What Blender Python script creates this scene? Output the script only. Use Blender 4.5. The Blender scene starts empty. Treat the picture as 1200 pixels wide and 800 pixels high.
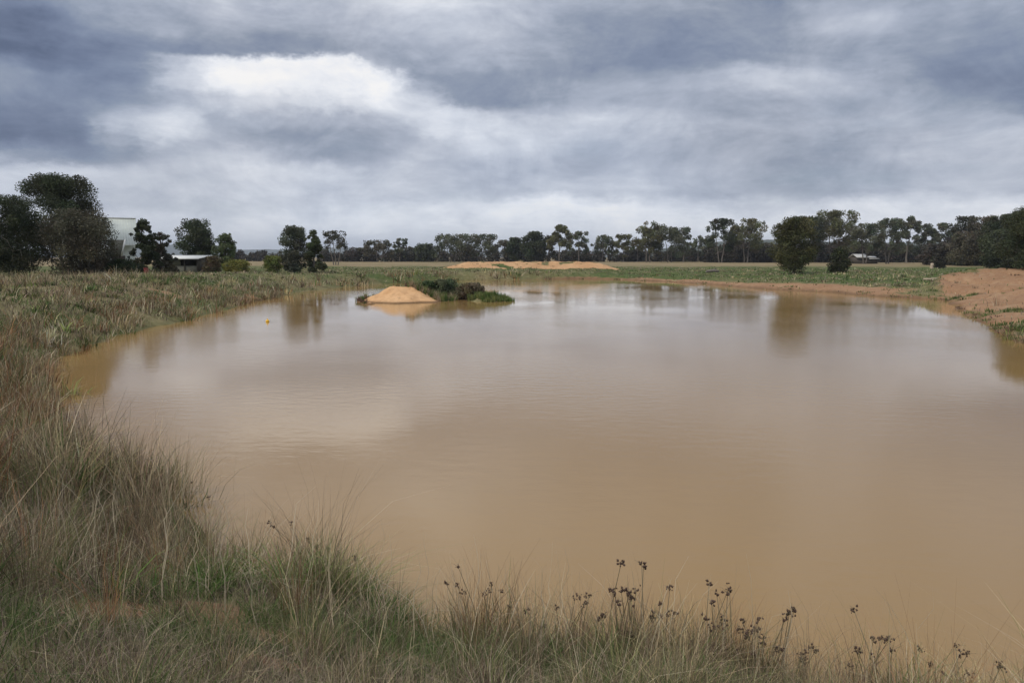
import bpy, math
import numpy as np
from mathutils import Vector

R = math.radians
PITCH = math.atan(99.0 / 800.0)
CAM_Z = 3.2
sc = bpy.context.scene
col = sc.collection

# ------------------------------------------------------------------ camera
cam_d = bpy.data.cameras.new('camera')
cam = bpy.data.objects.new('camera', cam_d)
col.objects.link(cam)
cam.location = (0, 0, CAM_Z)
cam.rotation_euler = (R(90) - PITCH, 0, 0)
cam_d.sensor_width = 36.0
cam_d.lens = 24.0
cam_d.clip_start = 0.05
cam_d.clip_end = 20000
sc.camera = cam

sc.view_settings.view_transform = 'Standard'
sc.view_settings.look = 'None'
sc.view_settings.gamma = 1.0
sc.view_settings.exposure = 0.0
sc.view_settings.use_curve_mapping = False
sc.cycles.max_bounces = 6
sc.cycles.diffuse_bounces = 3
sc.cycles.glossy_bounces = 2
sc.cycles.transmission_bounces = 3
sc.cycles.volume_bounces = 0
sc.cycles.caustics_reflective = False
sc.cycles.caustics_refractive = False


def pxdir(u, v):
    cx, cy = (u - 600) / 800.0, (v - 400) / 800.0
    cp, sp = math.cos(PITCH), math.sin(PITCH)
    return np.array([cx, cp - cy * sp, -sp - cy * cp])


def px_plane(u, v, z=0.0):
    d = pxdir(u, v)
    t = (z - CAM_Z) / d[2]
    return np.array([d[0] * t, d[1] * t, z])


def px_depth(u, v, Y):
    d = pxdir(u, v)
    t = Y / d[1]
    return np.array([d[0] * t, Y, CAM_Z + d[2] * t])


def px_azel(u, v):
    d = pxdir(u, v)
    d = d / np.linalg.norm(d)
    return math.degrees(math.atan2(d[0], d[1])), math.degrees(math.asin(d[2]))


# ------------------------------------------------------------------ sky
SUN_EL, SUN_AZ = 48.0, -125.0      # azimuth from +Y towards +X
world = bpy.data.worlds.new('World')
sc.world = world
world.use_nodes = True
nt = world.node_tree
nt.nodes.clear()


class NB:
    """small node helper"""
    def __init__(self, tree):
        self.t = tree

    def n(self, typ, **kw):
        nd = self.t.nodes.new(typ)
        for k, v in kw.items():
            setattr(nd, k, v)
        return nd

    def link(self, a, b):
        self.t.links.new(a, b)

    def setin(self, sock, v):
        if isinstance(v, bpy.types.NodeSocket):
            self.t.links.new(v, sock)
        else:
            sock.default_value = v

    def math(self, op, a, b=None, c=None, clamp=False):
        nd = self.n('ShaderNodeMath', operation=op)
        nd.use_clamp = clamp
        self.setin(nd.inputs[0], a)
        if b is not None:
            self.setin(nd.inputs[1], b)
        if c is not None:
            self.setin(nd.inputs[2], c)
        return nd.outputs[0]

    def noise(self, vec, scale, detail=4, rough=0.55, lac=2.0, dist=0.0):
        nd = self.n('ShaderNodeTexNoise')
        if vec is not None:
            self.link(vec, nd.inputs['Vector'])
        nd.inputs['Scale'].default_value = scale
        nd.inputs['Detail'].default_value = detail
        nd.inputs['Roughness'].default_value = rough
        nd.inputs['Lacunarity'].default_value = lac
        nd.inputs['Distortion'].default_value = dist
        return nd

    def maprange(self, v, a, b, c=0.0, d=1.0, typ='LINEAR'):
        nd = self.n('ShaderNodeMapRange', interpolation_type=typ)
        self.setin(nd.inputs['Value'], v)
        for i, x in zip((1, 2, 3, 4), (a, b, c, d)):
            nd.inputs[i].default_value = x
        return nd.outputs[0]

    def ramp(self, fac, stops, interp='LINEAR'):
        nd = self.n('ShaderNodeValToRGB')
        cr = nd.color_ramp
        cr.interpolation = interp
        while len(cr.elements) < len(stops):
            cr.elements.new(0.5)
        for e, (p, c) in zip(cr.elements, stops):
            e.position = p
            e.color = (*c, 1)
        self.setin(nd.inputs[0], fac)
        return nd.outputs[0]

    def mix(self, fac, a, b, blend='MIX'):
        nd = self.n('ShaderNodeMix', data_type='RGBA', blend_type=blend)
        self.setin(nd.inputs[0], fac)
        for s, x in ((nd.inputs[6], a), (nd.inputs[7], b)):
            if isinstance(x, bpy.types.NodeSocket):
                self.link(x, s)
            else:
                s.default_value = (*x, 1)
        return nd.outputs[2]


W = NB(nt)
tc = W.n('ShaderNodeTexCoord')
sep = W.n('ShaderNodeSeparateXYZ')
W.link(tc.outputs['Generated'], sep.inputs[0])
dx, dy, dz = sep.outputs
zc = W.math('MAXIMUM', dz, 0.0)
zz = W.math('ADD', zc, 0.16)
com = W.n('ShaderNodeCombineXYZ')
W.link(W.math('DIVIDE', dx, zz), com.inputs[0])
W.link(W.math('DIVIDE', dy, zz), com.inputs[1])
plane = com.outputs[0]
com2 = W.n('ShaderNodeCombineXYZ')
W.link(dx, com2.inputs[0])
W.link(dy, com2.inputs[1])
W.link(W.math('MULTIPLY', dz, 1.7), com2.inputs[2])
dirv = com2.outputs[0]
el = W.math('MULTIPLY', W.math('ARCSINE', dz), 57.29578)
ys_ = W.math('MAXIMUM', dy, 0.15)
P0 = W.math('DIVIDE', dx, ys_)
Q0 = W.math('DIVIDE', dz, ys_)


def cen_(nd, k):
    return W.math('MULTIPLY', W.math('SUBTRACT', nd.outputs['Fac'], 0.5), k)


wa = W.noise(dirv, 3.2, 5, 0.6)
wb = W.n('ShaderNodeMapping')
wb.inputs['Location'].default_value = (5.3, 2.1, 7.7)
W.link(dirv, wb.inputs['Vector'])
wb2 = W.noise(wb.outputs[0], 3.6, 6, 0.62)
wc = W.noise(wb.outputs[0], 13.0, 9, 0.70)
P = W.math('ADD', W.math('ADD', P0, cen_(wa, 0.17)), cen_(wc, 0.10))
Q = W.math('ADD', W.math('ADD', Q0, cen_(wb2, 0.062)), cen_(wc, 0.036))
# how bright the cloud deck is, by bearing (across) and height above the horizon (rows)
H50 = [1200 * i / 24 for i in range(25)]
ROWS = [
    (-60, [150, 160, 175, 180, 190, 205, 190, 178, 165, 155, 172, 165, 165]),
    (0, [145, 158, 172, 185, 190, 205, 180, 168, 160, 145, 172, 160, 165]),
    (30, [110, 140, 160, 170, 180, 185, 190, 150, 140, 150, 178, 160, 150]),
    (61, [105, 108, 115, 125, 135, 142, 148, 150, 155, 160, 168, 175, 178, 160, 145, 140, 142, 148, 152, 158, 160, 155, 150, 142, 138]),
    (72, [130, 120, 115, 130, 180, 228, 236, 230, 218, 165, 160, 165, 168, 150, 142, 140, 145, 150, 160, 165, 168, 155, 142, 138, 134]),
    (88, [138, 135, 130, 130, 190, 236, 238, 232, 238, 225, 150, 145, 148, 146, 150, 160, 175, 187, 190, 188, 178, 155, 138, 133, 130]),
    (102, [135, 130, 126, 140, 195, 225, 230, 225, 232, 236, 165, 142, 144, 150, 165, 172, 180, 180, 190, 182, 175, 158, 148, 142, 132]),
    (118, [130, 126, 128, 150, 180, 198, 208, 212, 212, 210, 190, 148, 142, 156, 172, 175, 172, 170, 172, 172, 168, 165, 160, 155, 142]),
    (138, [122, 122, 130, 190, 212, 178, 178, 175, 168, 182, 210, 200, 172, 185, 192, 185, 178, 170, 175, 178, 178, 175, 172, 172, 180]),
    (158, [112, 116, 126, 172, 214, 178, 162, 156, 156, 168, 205, 208, 190, 185, 182, 178, 175, 168, 164, 162, 164, 172, 184, 190, 192]),
    (178, [165, 150, 130, 150, 178, 190, 186, 170, 160, 170, 188, 192, 190, 180, 175, 172, 172, 168, 164, 160, 160, 175, 188, 188, 185]),
    (200, [202, 198, 192, 186, 186, 192, 202, 204, 198, 190, 184, 180, 176, 170, 172, 178, 178, 172, 166, 160, 158, 168, 180, 180, 178]),
    (222, [194, 190, 183, 183, 188, 196, 204, 204, 198, 192, 190, 186, 182, 184, 188, 186, 178, 172, 166, 164, 166, 176, 186, 184, 180]),
    (242, [195, 190, 185, 187, 191, 195, 199, 203, 207, 209, 213, 221, 229, 232, 231, 223, 207, 195, 191, 197, 211, 219, 219, 215, 211]),
    (264, [213, 217, 219, 213, 205, 211, 215, 215, 215, 215, 215, 215, 213, 213, 215, 221, 225, 225, 221, 221, 225, 223, 219, 217, 217]),
    (296, [211, 215, 215, 211, 205, 205, 205, 201, 201, 199, 199, 199, 203, 205, 207, 209, 213, 215, 219, 223, 223, 221, 219, 217, 217]),
]
PM = W.maprange(P, -0.78, 0.78)
val = None
prevq = None
for (v, vals) in ROWS[::-1]:
    d_ = pxdir(600, v)
    q = d_[2] / d_[1]
    if len(vals) == 13:
        us_ = [100 * i for i in range(13)]
    else:
        us_ = H50
    st = [(0.5 + (u - 600) / 800.0 / d_[1] / 1.56, (x / 255.0,) * 3) for u, x in zip(us_, vals)]
    st = [(min(max(a_, 0.0), 1.0), c_) for a_, c_ in st]
    rr_ = W.ramp(PM, st, 'EASE')
    if val is None:
        val = rr_
    else:
        f = W.maprange(Q, prevq, q, 0, 1, 'SMOOTHSTEP')
        mx = W.n('ShaderNodeMix', data_type='FLOAT')
        W.link(f, mx.inputs[0])
        W.link(val, mx.inputs[2])
        W.link(rr_, mx.inputs[3])
        val = mx.outputs[0]
    prevq = q
# behind the viewer: an ordinary broken deck
bk = W.noise(dirv, 2.4, 6, 0.6)
back = W.maprange(bk.outputs['Fac'], 0.3, 0.7, 0.50, 0.86)
mx = W.n('ShaderNodeMix', data_type='FLOAT')
W.link(W.maprange(dy, 0.15, 0.55, 0, 1, 'SMOOTHSTEP'), mx.inputs[0])
W.link(back, mx.inputs[2])
W.link(val, mx.inputs[3])
val = mx.outputs[0]
det1 = W.noise(dirv, 9.0, 11, 0.70, dist=0.5)
det2 = W.noise(plane, 4.5, 7, 0.66, dist=0.3)
strm = W.n('ShaderNodeMapping')
strm.inputs['Scale'].default_value = (1.0, 1.0, 2.4)
strm.inputs['Rotation'].default_value = (0, R(5), 0)
W.link(dirv, strm.inputs['Vector'])
det3 = W.noise(strm.outputs[0], 5.0, 10, 0.67, dist=0.5)
bil = W.noise(dirv, 7.0, 8, 0.60, dist=0.6)
billow = W.math('ABSOLUTE', cen_(bil, 2.0))
val = W.math('MULTIPLY_ADD', W.math('SUBTRACT', val, 0.69), 1.22, 0.728)
val = W.math('ADD', val, cen_(det1, 0.20))
val = W.math('ADD', val, cen_(det3, 0.26))
val = W.math('ADD', val, cen_(det2, 0.06))
val = W.math('ADD', val, W.math('MULTIPLY_ADD', billow, 0.20, -0.045))
# an overcast sky is brightest overhead
over = W.maprange(el, 26, 80, 0.0, 0.26, 'SMOOTHSTEP')
val = W.math('ADD', val, over)


def lin(r, g, b_):
    return tuple(((c / 255 + 0.055) / 1.055) ** 2.4 for c in (r, g, b_))


cloud = W.ramp(val, [(0.34, lin(90, 103, 130)), (0.43, lin(110, 123, 150)), (0.52, lin(128, 141, 166)), (0.60, lin(147, 158, 178)), (0.70, lin(175, 184, 202)),
                     (0.84, lin(214, 221, 234)), (0.93, lin(238, 243, 252)), (1.0, lin(250, 252, 255))])
tint = W.noise(dirv, 2.2, 4, 0.5)
cloud = W.mix(W.maprange(tint.outputs['Fac'], 0.35, 0.65, 0.0, 1.0), cloud, (1.03, 0.995, 0.955), 'MULTIPLY')
sky = W.n('ShaderNodeTexSky', sky_type='NISHITA')
sky.sun_disc = False
sky.sun_elevation = R(SUN_EL)
sky.sun_rotation = R(SUN_AZ)
sky.air_density = 1.0
STR = 0.1
cl10 = W.n('ShaderNodeVectorMath', operation='SCALE')
W.link(cloud, cl10.inputs[0])
cl10.inputs[3].default_value = 1.0 / STR
gap = W.noise(plane, 0.9, 5, 0.6)
cover = W.maprange(gap.outputs['Fac'], 0.52, 0.75, 0.98, 0.82)
skyc = W.mix(cover, sky.outputs[0], cl10.outputs[0])
bg = W.n('ShaderNodeBackground')
bg.inputs['Strength'].default_value = STR
W.link(skyc, bg.inputs['Color'])
wo = W.n('ShaderNodeOutputWorld')
W.link(bg.outputs[0], wo.inputs['Surface'])
world.cycles.sampling_method = 'MANUAL'
world.cycles.sample_map_resolution = 512

# ------------------------------------------------------------------ sun behind cloud
sun_d = bpy.data.lights.new('sun', 'SUN')
sun_d.energy = 1.9
sun_d.angle = R(11)
sun_d.color = (1.0, 0.95, 0.87)
sun = bpy.data.objects.new('sun', sun_d)
col.objects.link(sun)
sd = Vector((math.sin(R(SUN_AZ)) * math.cos(R(SUN_EL)), math.cos(R(SUN_AZ)) * math.cos(R(SUN_EL)), math.sin(R(SUN_EL))))
sun.rotation_euler = sd.to_track_quat('Z', 'Y').to_euler()


# ------------------------------------------------------------------ numpy noise
def vnoise(x, y, seed=0):
    x = np.asarray(x, float)
    y = np.asarray(y, float)
    xi, yi = np.floor(x).astype(np.int64), np.floor(y).astype(np.int64)
    fx, fy = x - xi, y - yi
    fx = fx * fx * (3 - 2 * fx)
    fy = fy * fy * (3 - 2 * fy)

    def h(a, b):
        n = (a * 374761393 + b * 668265263 + seed * 974711) & 0xffffffff
        n = ((n ^ (n >> 13)) * 1274126177) & 0xffffffff
        n = n ^ (n >> 16)
        return (n & 0xffff) / 65535.0
    return (h(xi, yi) * (1 - fx) + h(xi + 1, yi) * fx) * (1 - fy) + (h(xi, yi + 1) * (1 - fx) + h(xi + 1, yi + 1) * fx) * fy


def fbm(x, y, seed=0, oct=4):
    s, a, t = 0, 0.5, 0
    for i in range(oct):
        s = s + a * vnoise(x * 2 ** i + 17.3 * i, y * 2 ** i - 9.1 * i, seed + i)
        t += a
        a *= 0.5
    return s / t


def sst(x, a, b):
    t = np.clip((np.asarray(x, float) - a) / (b - a), 0, 1)
    return t * t * (3 - 2 * t)


# ------------------------------------------------------------------ shoreline
PXS = [(1000, 835), (900, 812), (800, 796), (700, 780), (600, 768), (520, 752), (460, 722), (415, 697), (350, 690), (290, 700),
       (264, 690), (256, 652), (238, 612), (182, 576), (124, 546), (86, 514), (70, 480), (58, 446), (74, 420), (122, 398),
       (200, 379), (262, 363), (300, 353), (350, 343), (400, 336.5), (450, 332.5), (520, 329), (600, 327.5), (700, 327),
       (780, 330), (840, 334), (900, 339), (960, 342), (1020, 347), (1080, 350.5), (1108, 352.5), (1130, 367), (1160, 385), (1200, 402)]
ctrl = [px_plane(u, v)[:2] for u, v in PXS]
ctrl += [np.array(p) for p in [(19.9, 21.0), (19.0, 14.5), (16.0, 9.0), (11.5, 5.6), (7.0, 4.4)]]
ctrl = np.array(ctrl)
pts = []
n = len(ctrl)
for i in range(n):
    p0, p1, p2, p3 = ctrl[i - 1], ctrl[i], ctrl[(i + 1) % n], ctrl[(i + 2) % n]
    for t in (0, .25, .5, .75):
        pts.append(0.5 * ((2 * p1) + (-p0 + p2) * t + (2 * p0 - 5 * p1 + 4 * p2 - p3) * t * t + (-p0 + 3 * p1 - 3 * p2 + p3) * t ** 3))
SH = np.array(pts)


def sdf(x, y):
    """distance to the shoreline, positive on land"""
    x = np.asarray(x, float).ravel()
    y = np.asarray(y, float).ravel()
    best = np.full(x.shape, 1e18)
    inside = np.zeros(x.shape, bool)
    m = len(SH)
    for i in range(m):
        ax, ay = SH[i]
        bx, by = SH[(i + 1) % m]
        ex, ey = bx - ax, by - ay
        L = ex * ex + ey * ey + 1e-12
        t = np.clip(((x - ax) * ex + (y - ay) * ey) / L, 0, 1)
        d = (x - ax - t * ex) ** 2 + (y - ay - t * ey) ** 2
        best = np.minimum(best, d)
        c = ((ay > y) != (by > y))
        if ay != by:
            inside ^= c & (x < ex * (y - ay) / (by - ay) + ax)
    d = np.sqrt(best)
    return np.where(inside, -d, d)


def zones(x, y):
    r = np.hypot(x, y)
    near = 1 - sst(r, 12, 24)
    left = sst(-x, 5, 14) * (1 - sst(y, 62, 85))
    right = sst(x, 12, 20) * sst(y, 12, 22) * (1 - sst(y - 0.25 * (x - 32), 56, 64)) * sst(x - 0.64 * y, -2.6, 0.6)
    return near, left, right


def hgt(x, y, full=False):
    x = np.asarray(x, float)
    y = np.asarray(y, float)
    shp = x.shape
    x = x.ravel()
    y = y.ravel()
    d0 = sdf(x, y)
    r = np.hypot(x, y)
    d = d0 + (fbm(x * 0.55, y * 0.55, 3) - 0.5) * np.clip(0.3 + r * 0.018, 0, 1.6)
    near, left, right = zones(x, y)
    fs = sst(x, 8, 18) * sst(y, 50, 56)
    H = 1.05 - 0.45 * fs
    Wd = 3.0 + 0 * x
    H = H * (1 - left) + 1.55 * left
    Wd = Wd * (1 - left) + 7.0 * left
    H = H * (1 - near) + 1.62 * near
    Wd = Wd * (1 - near) + 4.6 * near
    back = 1 - sst(d, 19, 34)
    rr = right * back
    H = H * (1 - rr) + 2.35 * rr
    Wd = Wd * (1 - right) + 13.0 * right
    t = np.clip(d / Wd, 0, 1)
    z = H * (1 - (1 - t) ** (1.7 - 0.5 * right))
    z = z + 0.45 * fs * (1 - right) * (1 - left) * (1 - near) * sst(d, 2.5, 18)
    und = (fbm(x * 0.35, y * 0.35, 11) - 0.5) * 0.55 + (fbm(x * 1.7, y * 1.7, 21, 3) - 0.5) * 0.16
    far_k = 1 - sst(r, 130, 200) * 0.8
    z = z + und * np.clip(d * 0.35, 0, 1) * far_k
    # the left bank's rounded crest
    crest = left * np.exp(-((d - 8) / 4.0) ** 2)
    z = z + crest * 0.25 * fbm(x * 0.2, y * 0.2, 31)
    # gullies washed into the raw right bank
    q = (x * 0.55 + y * 0.28) + 1.2 * (fbm(x * 0.3, y * 0.3, 51) - 0.5)
    g = np.abs(((q * 0.42) % 1.0) - 0.5) * 2
    z = z - rr * sst(g, 0.60, 1.0) * 0.50 + rr * (fbm(x * 2.6, y * 2.6, 57, 3) - 0.5) * 0.30 * sst(d, 0.2, 1.5) * sst(d, 0.3, 2.5) * (1 - sst(d, 10, 14))
    # spoil heap behind the far shore
    mx = sst(x, -13, -7) * (1 - sst(x, 13, 20))
    mh = (1.25 + 0.7 * (fbm(x * 0.25, y * 0.1, 61) - 0.5)) * mx * np.exp(-((y - 113 - 1.5 * np.sin(x * .2)) / 3.0) ** 2)
    z = z + mh
    zu = -0.75 * (1 - np.exp(np.minimum(d, 0) / 1.2))
    z = np.where(d > 0, z + 0.01, zu)
    if full:
        return z.reshape(shp), d.reshape(shp), right.reshape(shp), mh.reshape(shp)
    return z.reshape(shp)


def mesh_obj(name, V, F, mat=None, parent=None, colors=None, attrs=None, smooth=False, nv=4):
    """V (n,3), F (m,nv) numpy"""
    me = bpy.data.meshes.new(name)
    V = np.asarray(V, np.float32)
    F = np.asarray(F, np.int32)
    me.vertices.add(len(V))
    me.vertices.foreach_set('co', V.ravel())
    me.loops.add(F.size)
    me.loops.foreach_set('vertex_index', F.ravel())
    me.polygons.add(len(F))
    me.polygons.foreach_set('loop_start', np.arange(0, F.size, nv, dtype=np.int32))
    me.polygons.foreach_set('loop_total', np.full(len(F), nv, np.int32))
    if smooth:
        me.polygons.foreach_set('use_smooth', np.ones(len(F), bool))
    if colors is not None:
        a = me.color_attributes.new('Col', 'FLOAT_COLOR', 'POINT')
        c = np.ones((len(V), 4), np.float32)
        c[:, :3] = colors
        a.data.foreach_set('color', c.ravel())
    if attrs:
        for k, arr in attrs.items():
            a = me.attributes.new(k, 'FLOAT', 'POINT')
            a.data.foreach_set('value', np.asarray(arr, np.float32).ravel())
    me.update(calc_edges=True)
    if mat:
        me.materials.append(mat)
    o = bpy.data.objects.new(name, me)
    col.objects.link(o)
    if parent:
        o.parent = parent
    return o


def struct(o):
    o['kind'] = 'structure'
    return o


def tag(o, label, cat, group=None, kind=None):
    o['label'] = label
    o['category'] = cat
    if group:
        o['group'] = group
    if kind:
        o['kind'] = kind
    return o


def empty(name, loc, label, cat, group=None):
    o = bpy.data.objects.new(name, None)
    o.empty_display_size = 0.3
    o.location = loc
    col.objects.link(o)
    return tag(o, label, cat, group)


# ------------------------------------------------------------------ materials
def mat_new(name):
    m = bpy.data.materials.new(name)
    m.use_nodes = True
    m.node_tree.nodes.clear()
    b = NB(m.node_tree)
    out = b.n('ShaderNodeOutputMaterial')
    p = b.n('ShaderNodeBsdfPrincipled')
    b.link(p.outputs[0], out.inputs[0])
    return m, b, p, out


def simple(name, c, rough=0.8, var=0.25, scale=6.0, bump=0.0, metal=0.0):
    m, b, p, out = mat_new(name)
    t = b.n('ShaderNodeTexCoord')
    nz = b.noise(t.outputs['Object'], scale, 6, 0.6)
    f = b.maprange(nz.outputs['Fac'], 0.3, 0.7)
    lo = tuple(x * (1 - var) for x in c)
    hi = tuple(min(1, x * (1 + var)) for x in c)
    b.link(b.mix(f, lo, hi), p.inputs['Base Color'])
    p.inputs['Roughness'].default_value = rough
    p.inputs['Metallic'].default_value = metal
    if bump:
        bp = b.n('ShaderNodeBump')
        bp.inputs['Distance'].default_value = bump
        b.link(nz.outputs['Fac'], bp.inputs['Height'])
        b.link(bp.outputs[0], p.inputs['Normal'])
    return m


def leafy(name, trans=0.3, rough=0.65):
    m, b, p, out = mat_new(name)
    a = b.n('ShaderNodeAttribute', attribute_name='Col')
    b.link(a.outputs['Color'], p.inputs['Base Color'])
    p.inputs['Roughness'].default_value = rough
    p.inputs['Specular IOR Level'].default_value = 0.25
    tr = b.n('ShaderNodeBsdfTranslucent')
    b.link(a.outputs['Color'], tr.inputs['Color'])
    mx = b.n('ShaderNodeMixShader')
    mx.inputs[0].default_value = trans
    b.link(p.outputs[0], mx.inputs[1])
    b.link(tr.outputs[0], mx.inputs[2])
    b.link(mx.outputs[0], out.inputs[0])
    return m


M_grass = leafy('grass_blades', 0.22, 0.75)
M_leaf = leafy('tree_leaves', 0.22, 0.6)
M_bark = simple('bark', (0.15, 0.13, 0.11), 0.9, 0.35, 5, 0.02)
M_bark_pale = simple('pale_bark', (0.42, 0.37, 0.31), 0.85, 0.3, 3, 0.01)
M_white = simple('white_paint', (0.74, 0.74, 0.70), 0.5, 0.06, 2)
M_palegreen = simple('pale_green_roof_iron', (0.76, 0.80, 0.73), 0.5, 0.06, 1.5)
M_darkwall = simple('dark_timber', (0.075, 0.062, 0.05), 0.85, 0.3, 3)
M_greywall = simple('grey_cladding', (0.17, 0.165, 0.13), 0.8, 0.15, 2)
M_glass = simple('window_glass', (0.03, 0.035, 0.04), 0.08, 0.1, 2)
M_red = simple('red_paint', (0.20, 0.02, 0.02), 0.45, 0.2, 6)
M_yellow = simple('yellow_plastic', (0.85, 0.50, 0.02), 0.4, 0.1, 6)
M_stem = simple('brown_stem', (0.24, 0.19, 0.11), 0.8, 0.2, 20)
M_head = simple('dark_seed', (0.085, 0.050, 0.034), 0.85, 0.4, 60)
M_pale = simple('pale_wood', (0.45, 0.36, 0.26), 0.85, 0.25, 6)

# ground ------------------------------------------------------------
m, b, p, out = mat_new('earth_and_turf')
t = b.n('ShaderNodeTexCoord')
pos = t.outputs['Object']
bare = b.n('ShaderNodeAttribute', attribute_name='bare').outputs['Fac']
lush = b.n('ShaderNodeAttribute', attribute_name='lush').outputs['Fac']
wet = b.n('ShaderNodeAttribute', attribute_name='wet').outputs['Fac']
n1 = b.noise(pos, 0.35, 8, 0.65)
n2 = b.noise(pos, 2.4, 8, 0.65)
n3 = b.noise(pos, 14.0, 6, 0.7)
n4 = b.noise(pos, 0.045, 6, 0.6)
soil = b.ramp(n1.outputs['Fac'], [(0.25, (0.24, 0.135, 0.072)), (0.5, (0.34, 0.205, 0.115)), (0.75, (0.44, 0.30, 0.18))])
soil = b.mix(b.maprange(n2.outputs['Fac'], 0.35, 0.7, 0, 0.75), soil, (0.24, 0.120, 0.065))
soil = b.mix(b.maprange(n3.outputs['Fac'], 0.45, 0.75, 0, 0.4), soil, (0.50, 0.37, 0.24))
sunlit_clay = b.n('ShaderNodeAttribute', attribute_name='sunlit_clay').outputs['Fac']  # island and heap: yellower clay, also paler, with sunlight put into the soil colour
soil = b.mix(sunlit_clay, soil, b.mix(b.maprange(n1.outputs['Fac'], 0.3, 0.7), (0.60, 0.345, 0.165), (0.74, 0.475, 0.26)))
soil = b.mix(b.math('MULTIPLY', sunlit_clay, b.maprange(n2.outputs['Fac'], 0.45, 0.7, 0, 0.55)), soil, (0.40, 0.21, 0.095))
vr = b.n('ShaderNodeTexVoronoi')
vr.inputs['Scale'].default_value = 2.2
b.link(b.mix(0.35, pos, n2.outputs['Color']), vr.inputs['Vector'])
soil = b.mix(b.maprange(vr.outputs['Distance'], 0.0, 0.25, 0.45, 0.0), soil, (0.20, 0.12, 0.07))
soil = b.mix(wet, soil, (0.15, 0.09, 0.05))
green = b.ramp(n2.outputs['Fac'], [(0.3, (0.050, 0.070, 0.022)), (0.55, (0.088, 0.118, 0.036)), (0.8, (0.17, 0.17, 0.075))])
straw = b.ramp(n2.outputs['Fac'], [(0.25, (0.16, 0.115, 0.065)), (0.5, (0.27, 0.205, 0.115)), (0.8, (0.38, 0.31, 0.18))])
lf = b.math('ADD', lush, b.math('MULTIPLY', b.math('SUBTRACT', n1.outputs['Fac'], 0.5), 1.3), clamp=True)
lf = b.math('ADD', lf, b.math('MULTIPLY', b.math('SUBTRACT', n4.outputs['Fac'], 0.5), 1.2), clamp=True)
turf = b.mix(lf, straw, green)
bf = b.math('ADD', bare, b.math('MULTIPLY', b.math('SUBTRACT', n2.outputs['Fac'], 0.5), 0.9))
bf = b.maprange(bf, 0.38, 0.62)
b.link(b.mix(bf, turf, soil), p.inputs['Base Color'])
p.inputs['Roughness'].default_value = 0.95
p.inputs['Specular IOR Level'].default_value = 0.15
bp = b.n('ShaderNodeBump')
bp.inputs['Distance'].default_value = 0.06
bp.inputs['Strength'].default_value = 0.9
b.link(b.math('MULTIPLY_ADD', n3.outputs['Fac'], 0.35, n2.outputs['Fac']), bp.inputs['Height'])
b.link(bp.outputs[0], p.inputs['Normal'])
M_ground = m

# water -------------------------------------------------------------
m, b, p, out = mat_new('muddy_water')
t = b.n('ShaderNodeTexCoord')
pos = t.outputs['Object']
nA = b.noise(pos, 0.06, 4, 0.5)
nB = b.noise(pos, 0.4, 4, 0.6)
c = b.mix(b.maprange(nA.outputs['Fac'], 0.3, 0.7), (0.318, 0.198, 0.074), (0.348, 0.220, 0.088))
c = b.mix(b.maprange(nB.outputs['Fac'], 0.4, 0.7, 0, 0.25), c, (0.31, 0.204, 0.086))
b.link(c, p.inputs['Base Color'])
p.inputs['IOR'].default_value = 1.5
p.inputs['Roughness'].default_value = 0.02
mpw = b.n('ShaderNodeMapping')
mpw.inputs['Scale'].default_value = (1.0, 2.0, 1.0)
mpw.inputs['Rotation'].default_value = (0, 0, R(12))
b.link(pos, mpw.inputs['Vector'])
r1 = b.noise(mpw.outputs[0], 2.2, 3, 0.55)
r2 = b.noise(mpw.outputs[0], 9.0, 5, 0.65)
calm = b.noise(pos, 0.09, 3, 0.5)
hgt_ = b.math('MULTIPLY_ADD', r2.outputs['Fac'], 0.25, r1.outputs['Fac'])
bp = b.n('ShaderNodeBump')
bp.inputs['Distance'].default_value = 0.0085
b.link(b.maprange(calm.outputs['Fac'], 0.38, 0.62, 0.15, 1.0), bp.inputs['Strength'])
b.link(hgt_, bp.inputs['Height'])
b.link(bp.outputs[0], p.inputs['Normal'])
M_water = m


# ------------------------------------------------------------------ ground sheet
def growth(start, end, first, ratio):
    o = [start]
    s = first
    while abs(o[-1]) < abs(end):
        o.append(o[-1] + s)
        s *= ratio
    return o[1:]


xs = np.array(growth(-62, -6500, -0.5, 1.085)[::-1] + list(np.arange(-62, -14, 0.4)) + list(np.arange(-14, 8, 0.2)) + list(np.arange(8, 62, 0.4)) + growth(62, 6500, 0.5, 1.085))
ys = np.array(growth(-4, -6500, -0.5, 1.3)[::-1] + list(np.arange(-4, 20, 0.18)) + list(np.arange(20, 125, 0.4)) + growth(125, 6500, 0.6, 1.07))
GX, GY = np.meshgrid(xs, ys)
GZ, GD, GR, GM = hgt(GX, GY, True)
nx, ny = len(xs), len(ys)
idx = np.arange(nx * ny).reshape(ny, nx)
F = np.stack([idx[:-1, :-1], idx[:-1, 1:], idx[1:, 1:], idx[1:, :-1]], -1).reshape(-1, 4)


def spot(x, y, u, v, z, rx, ry):
    c = px_plane(u, v, z)
    return np.exp(-(((x - c[0]) / rx) ** 2 + ((y - c[1]) / ry) ** 2))


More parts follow.
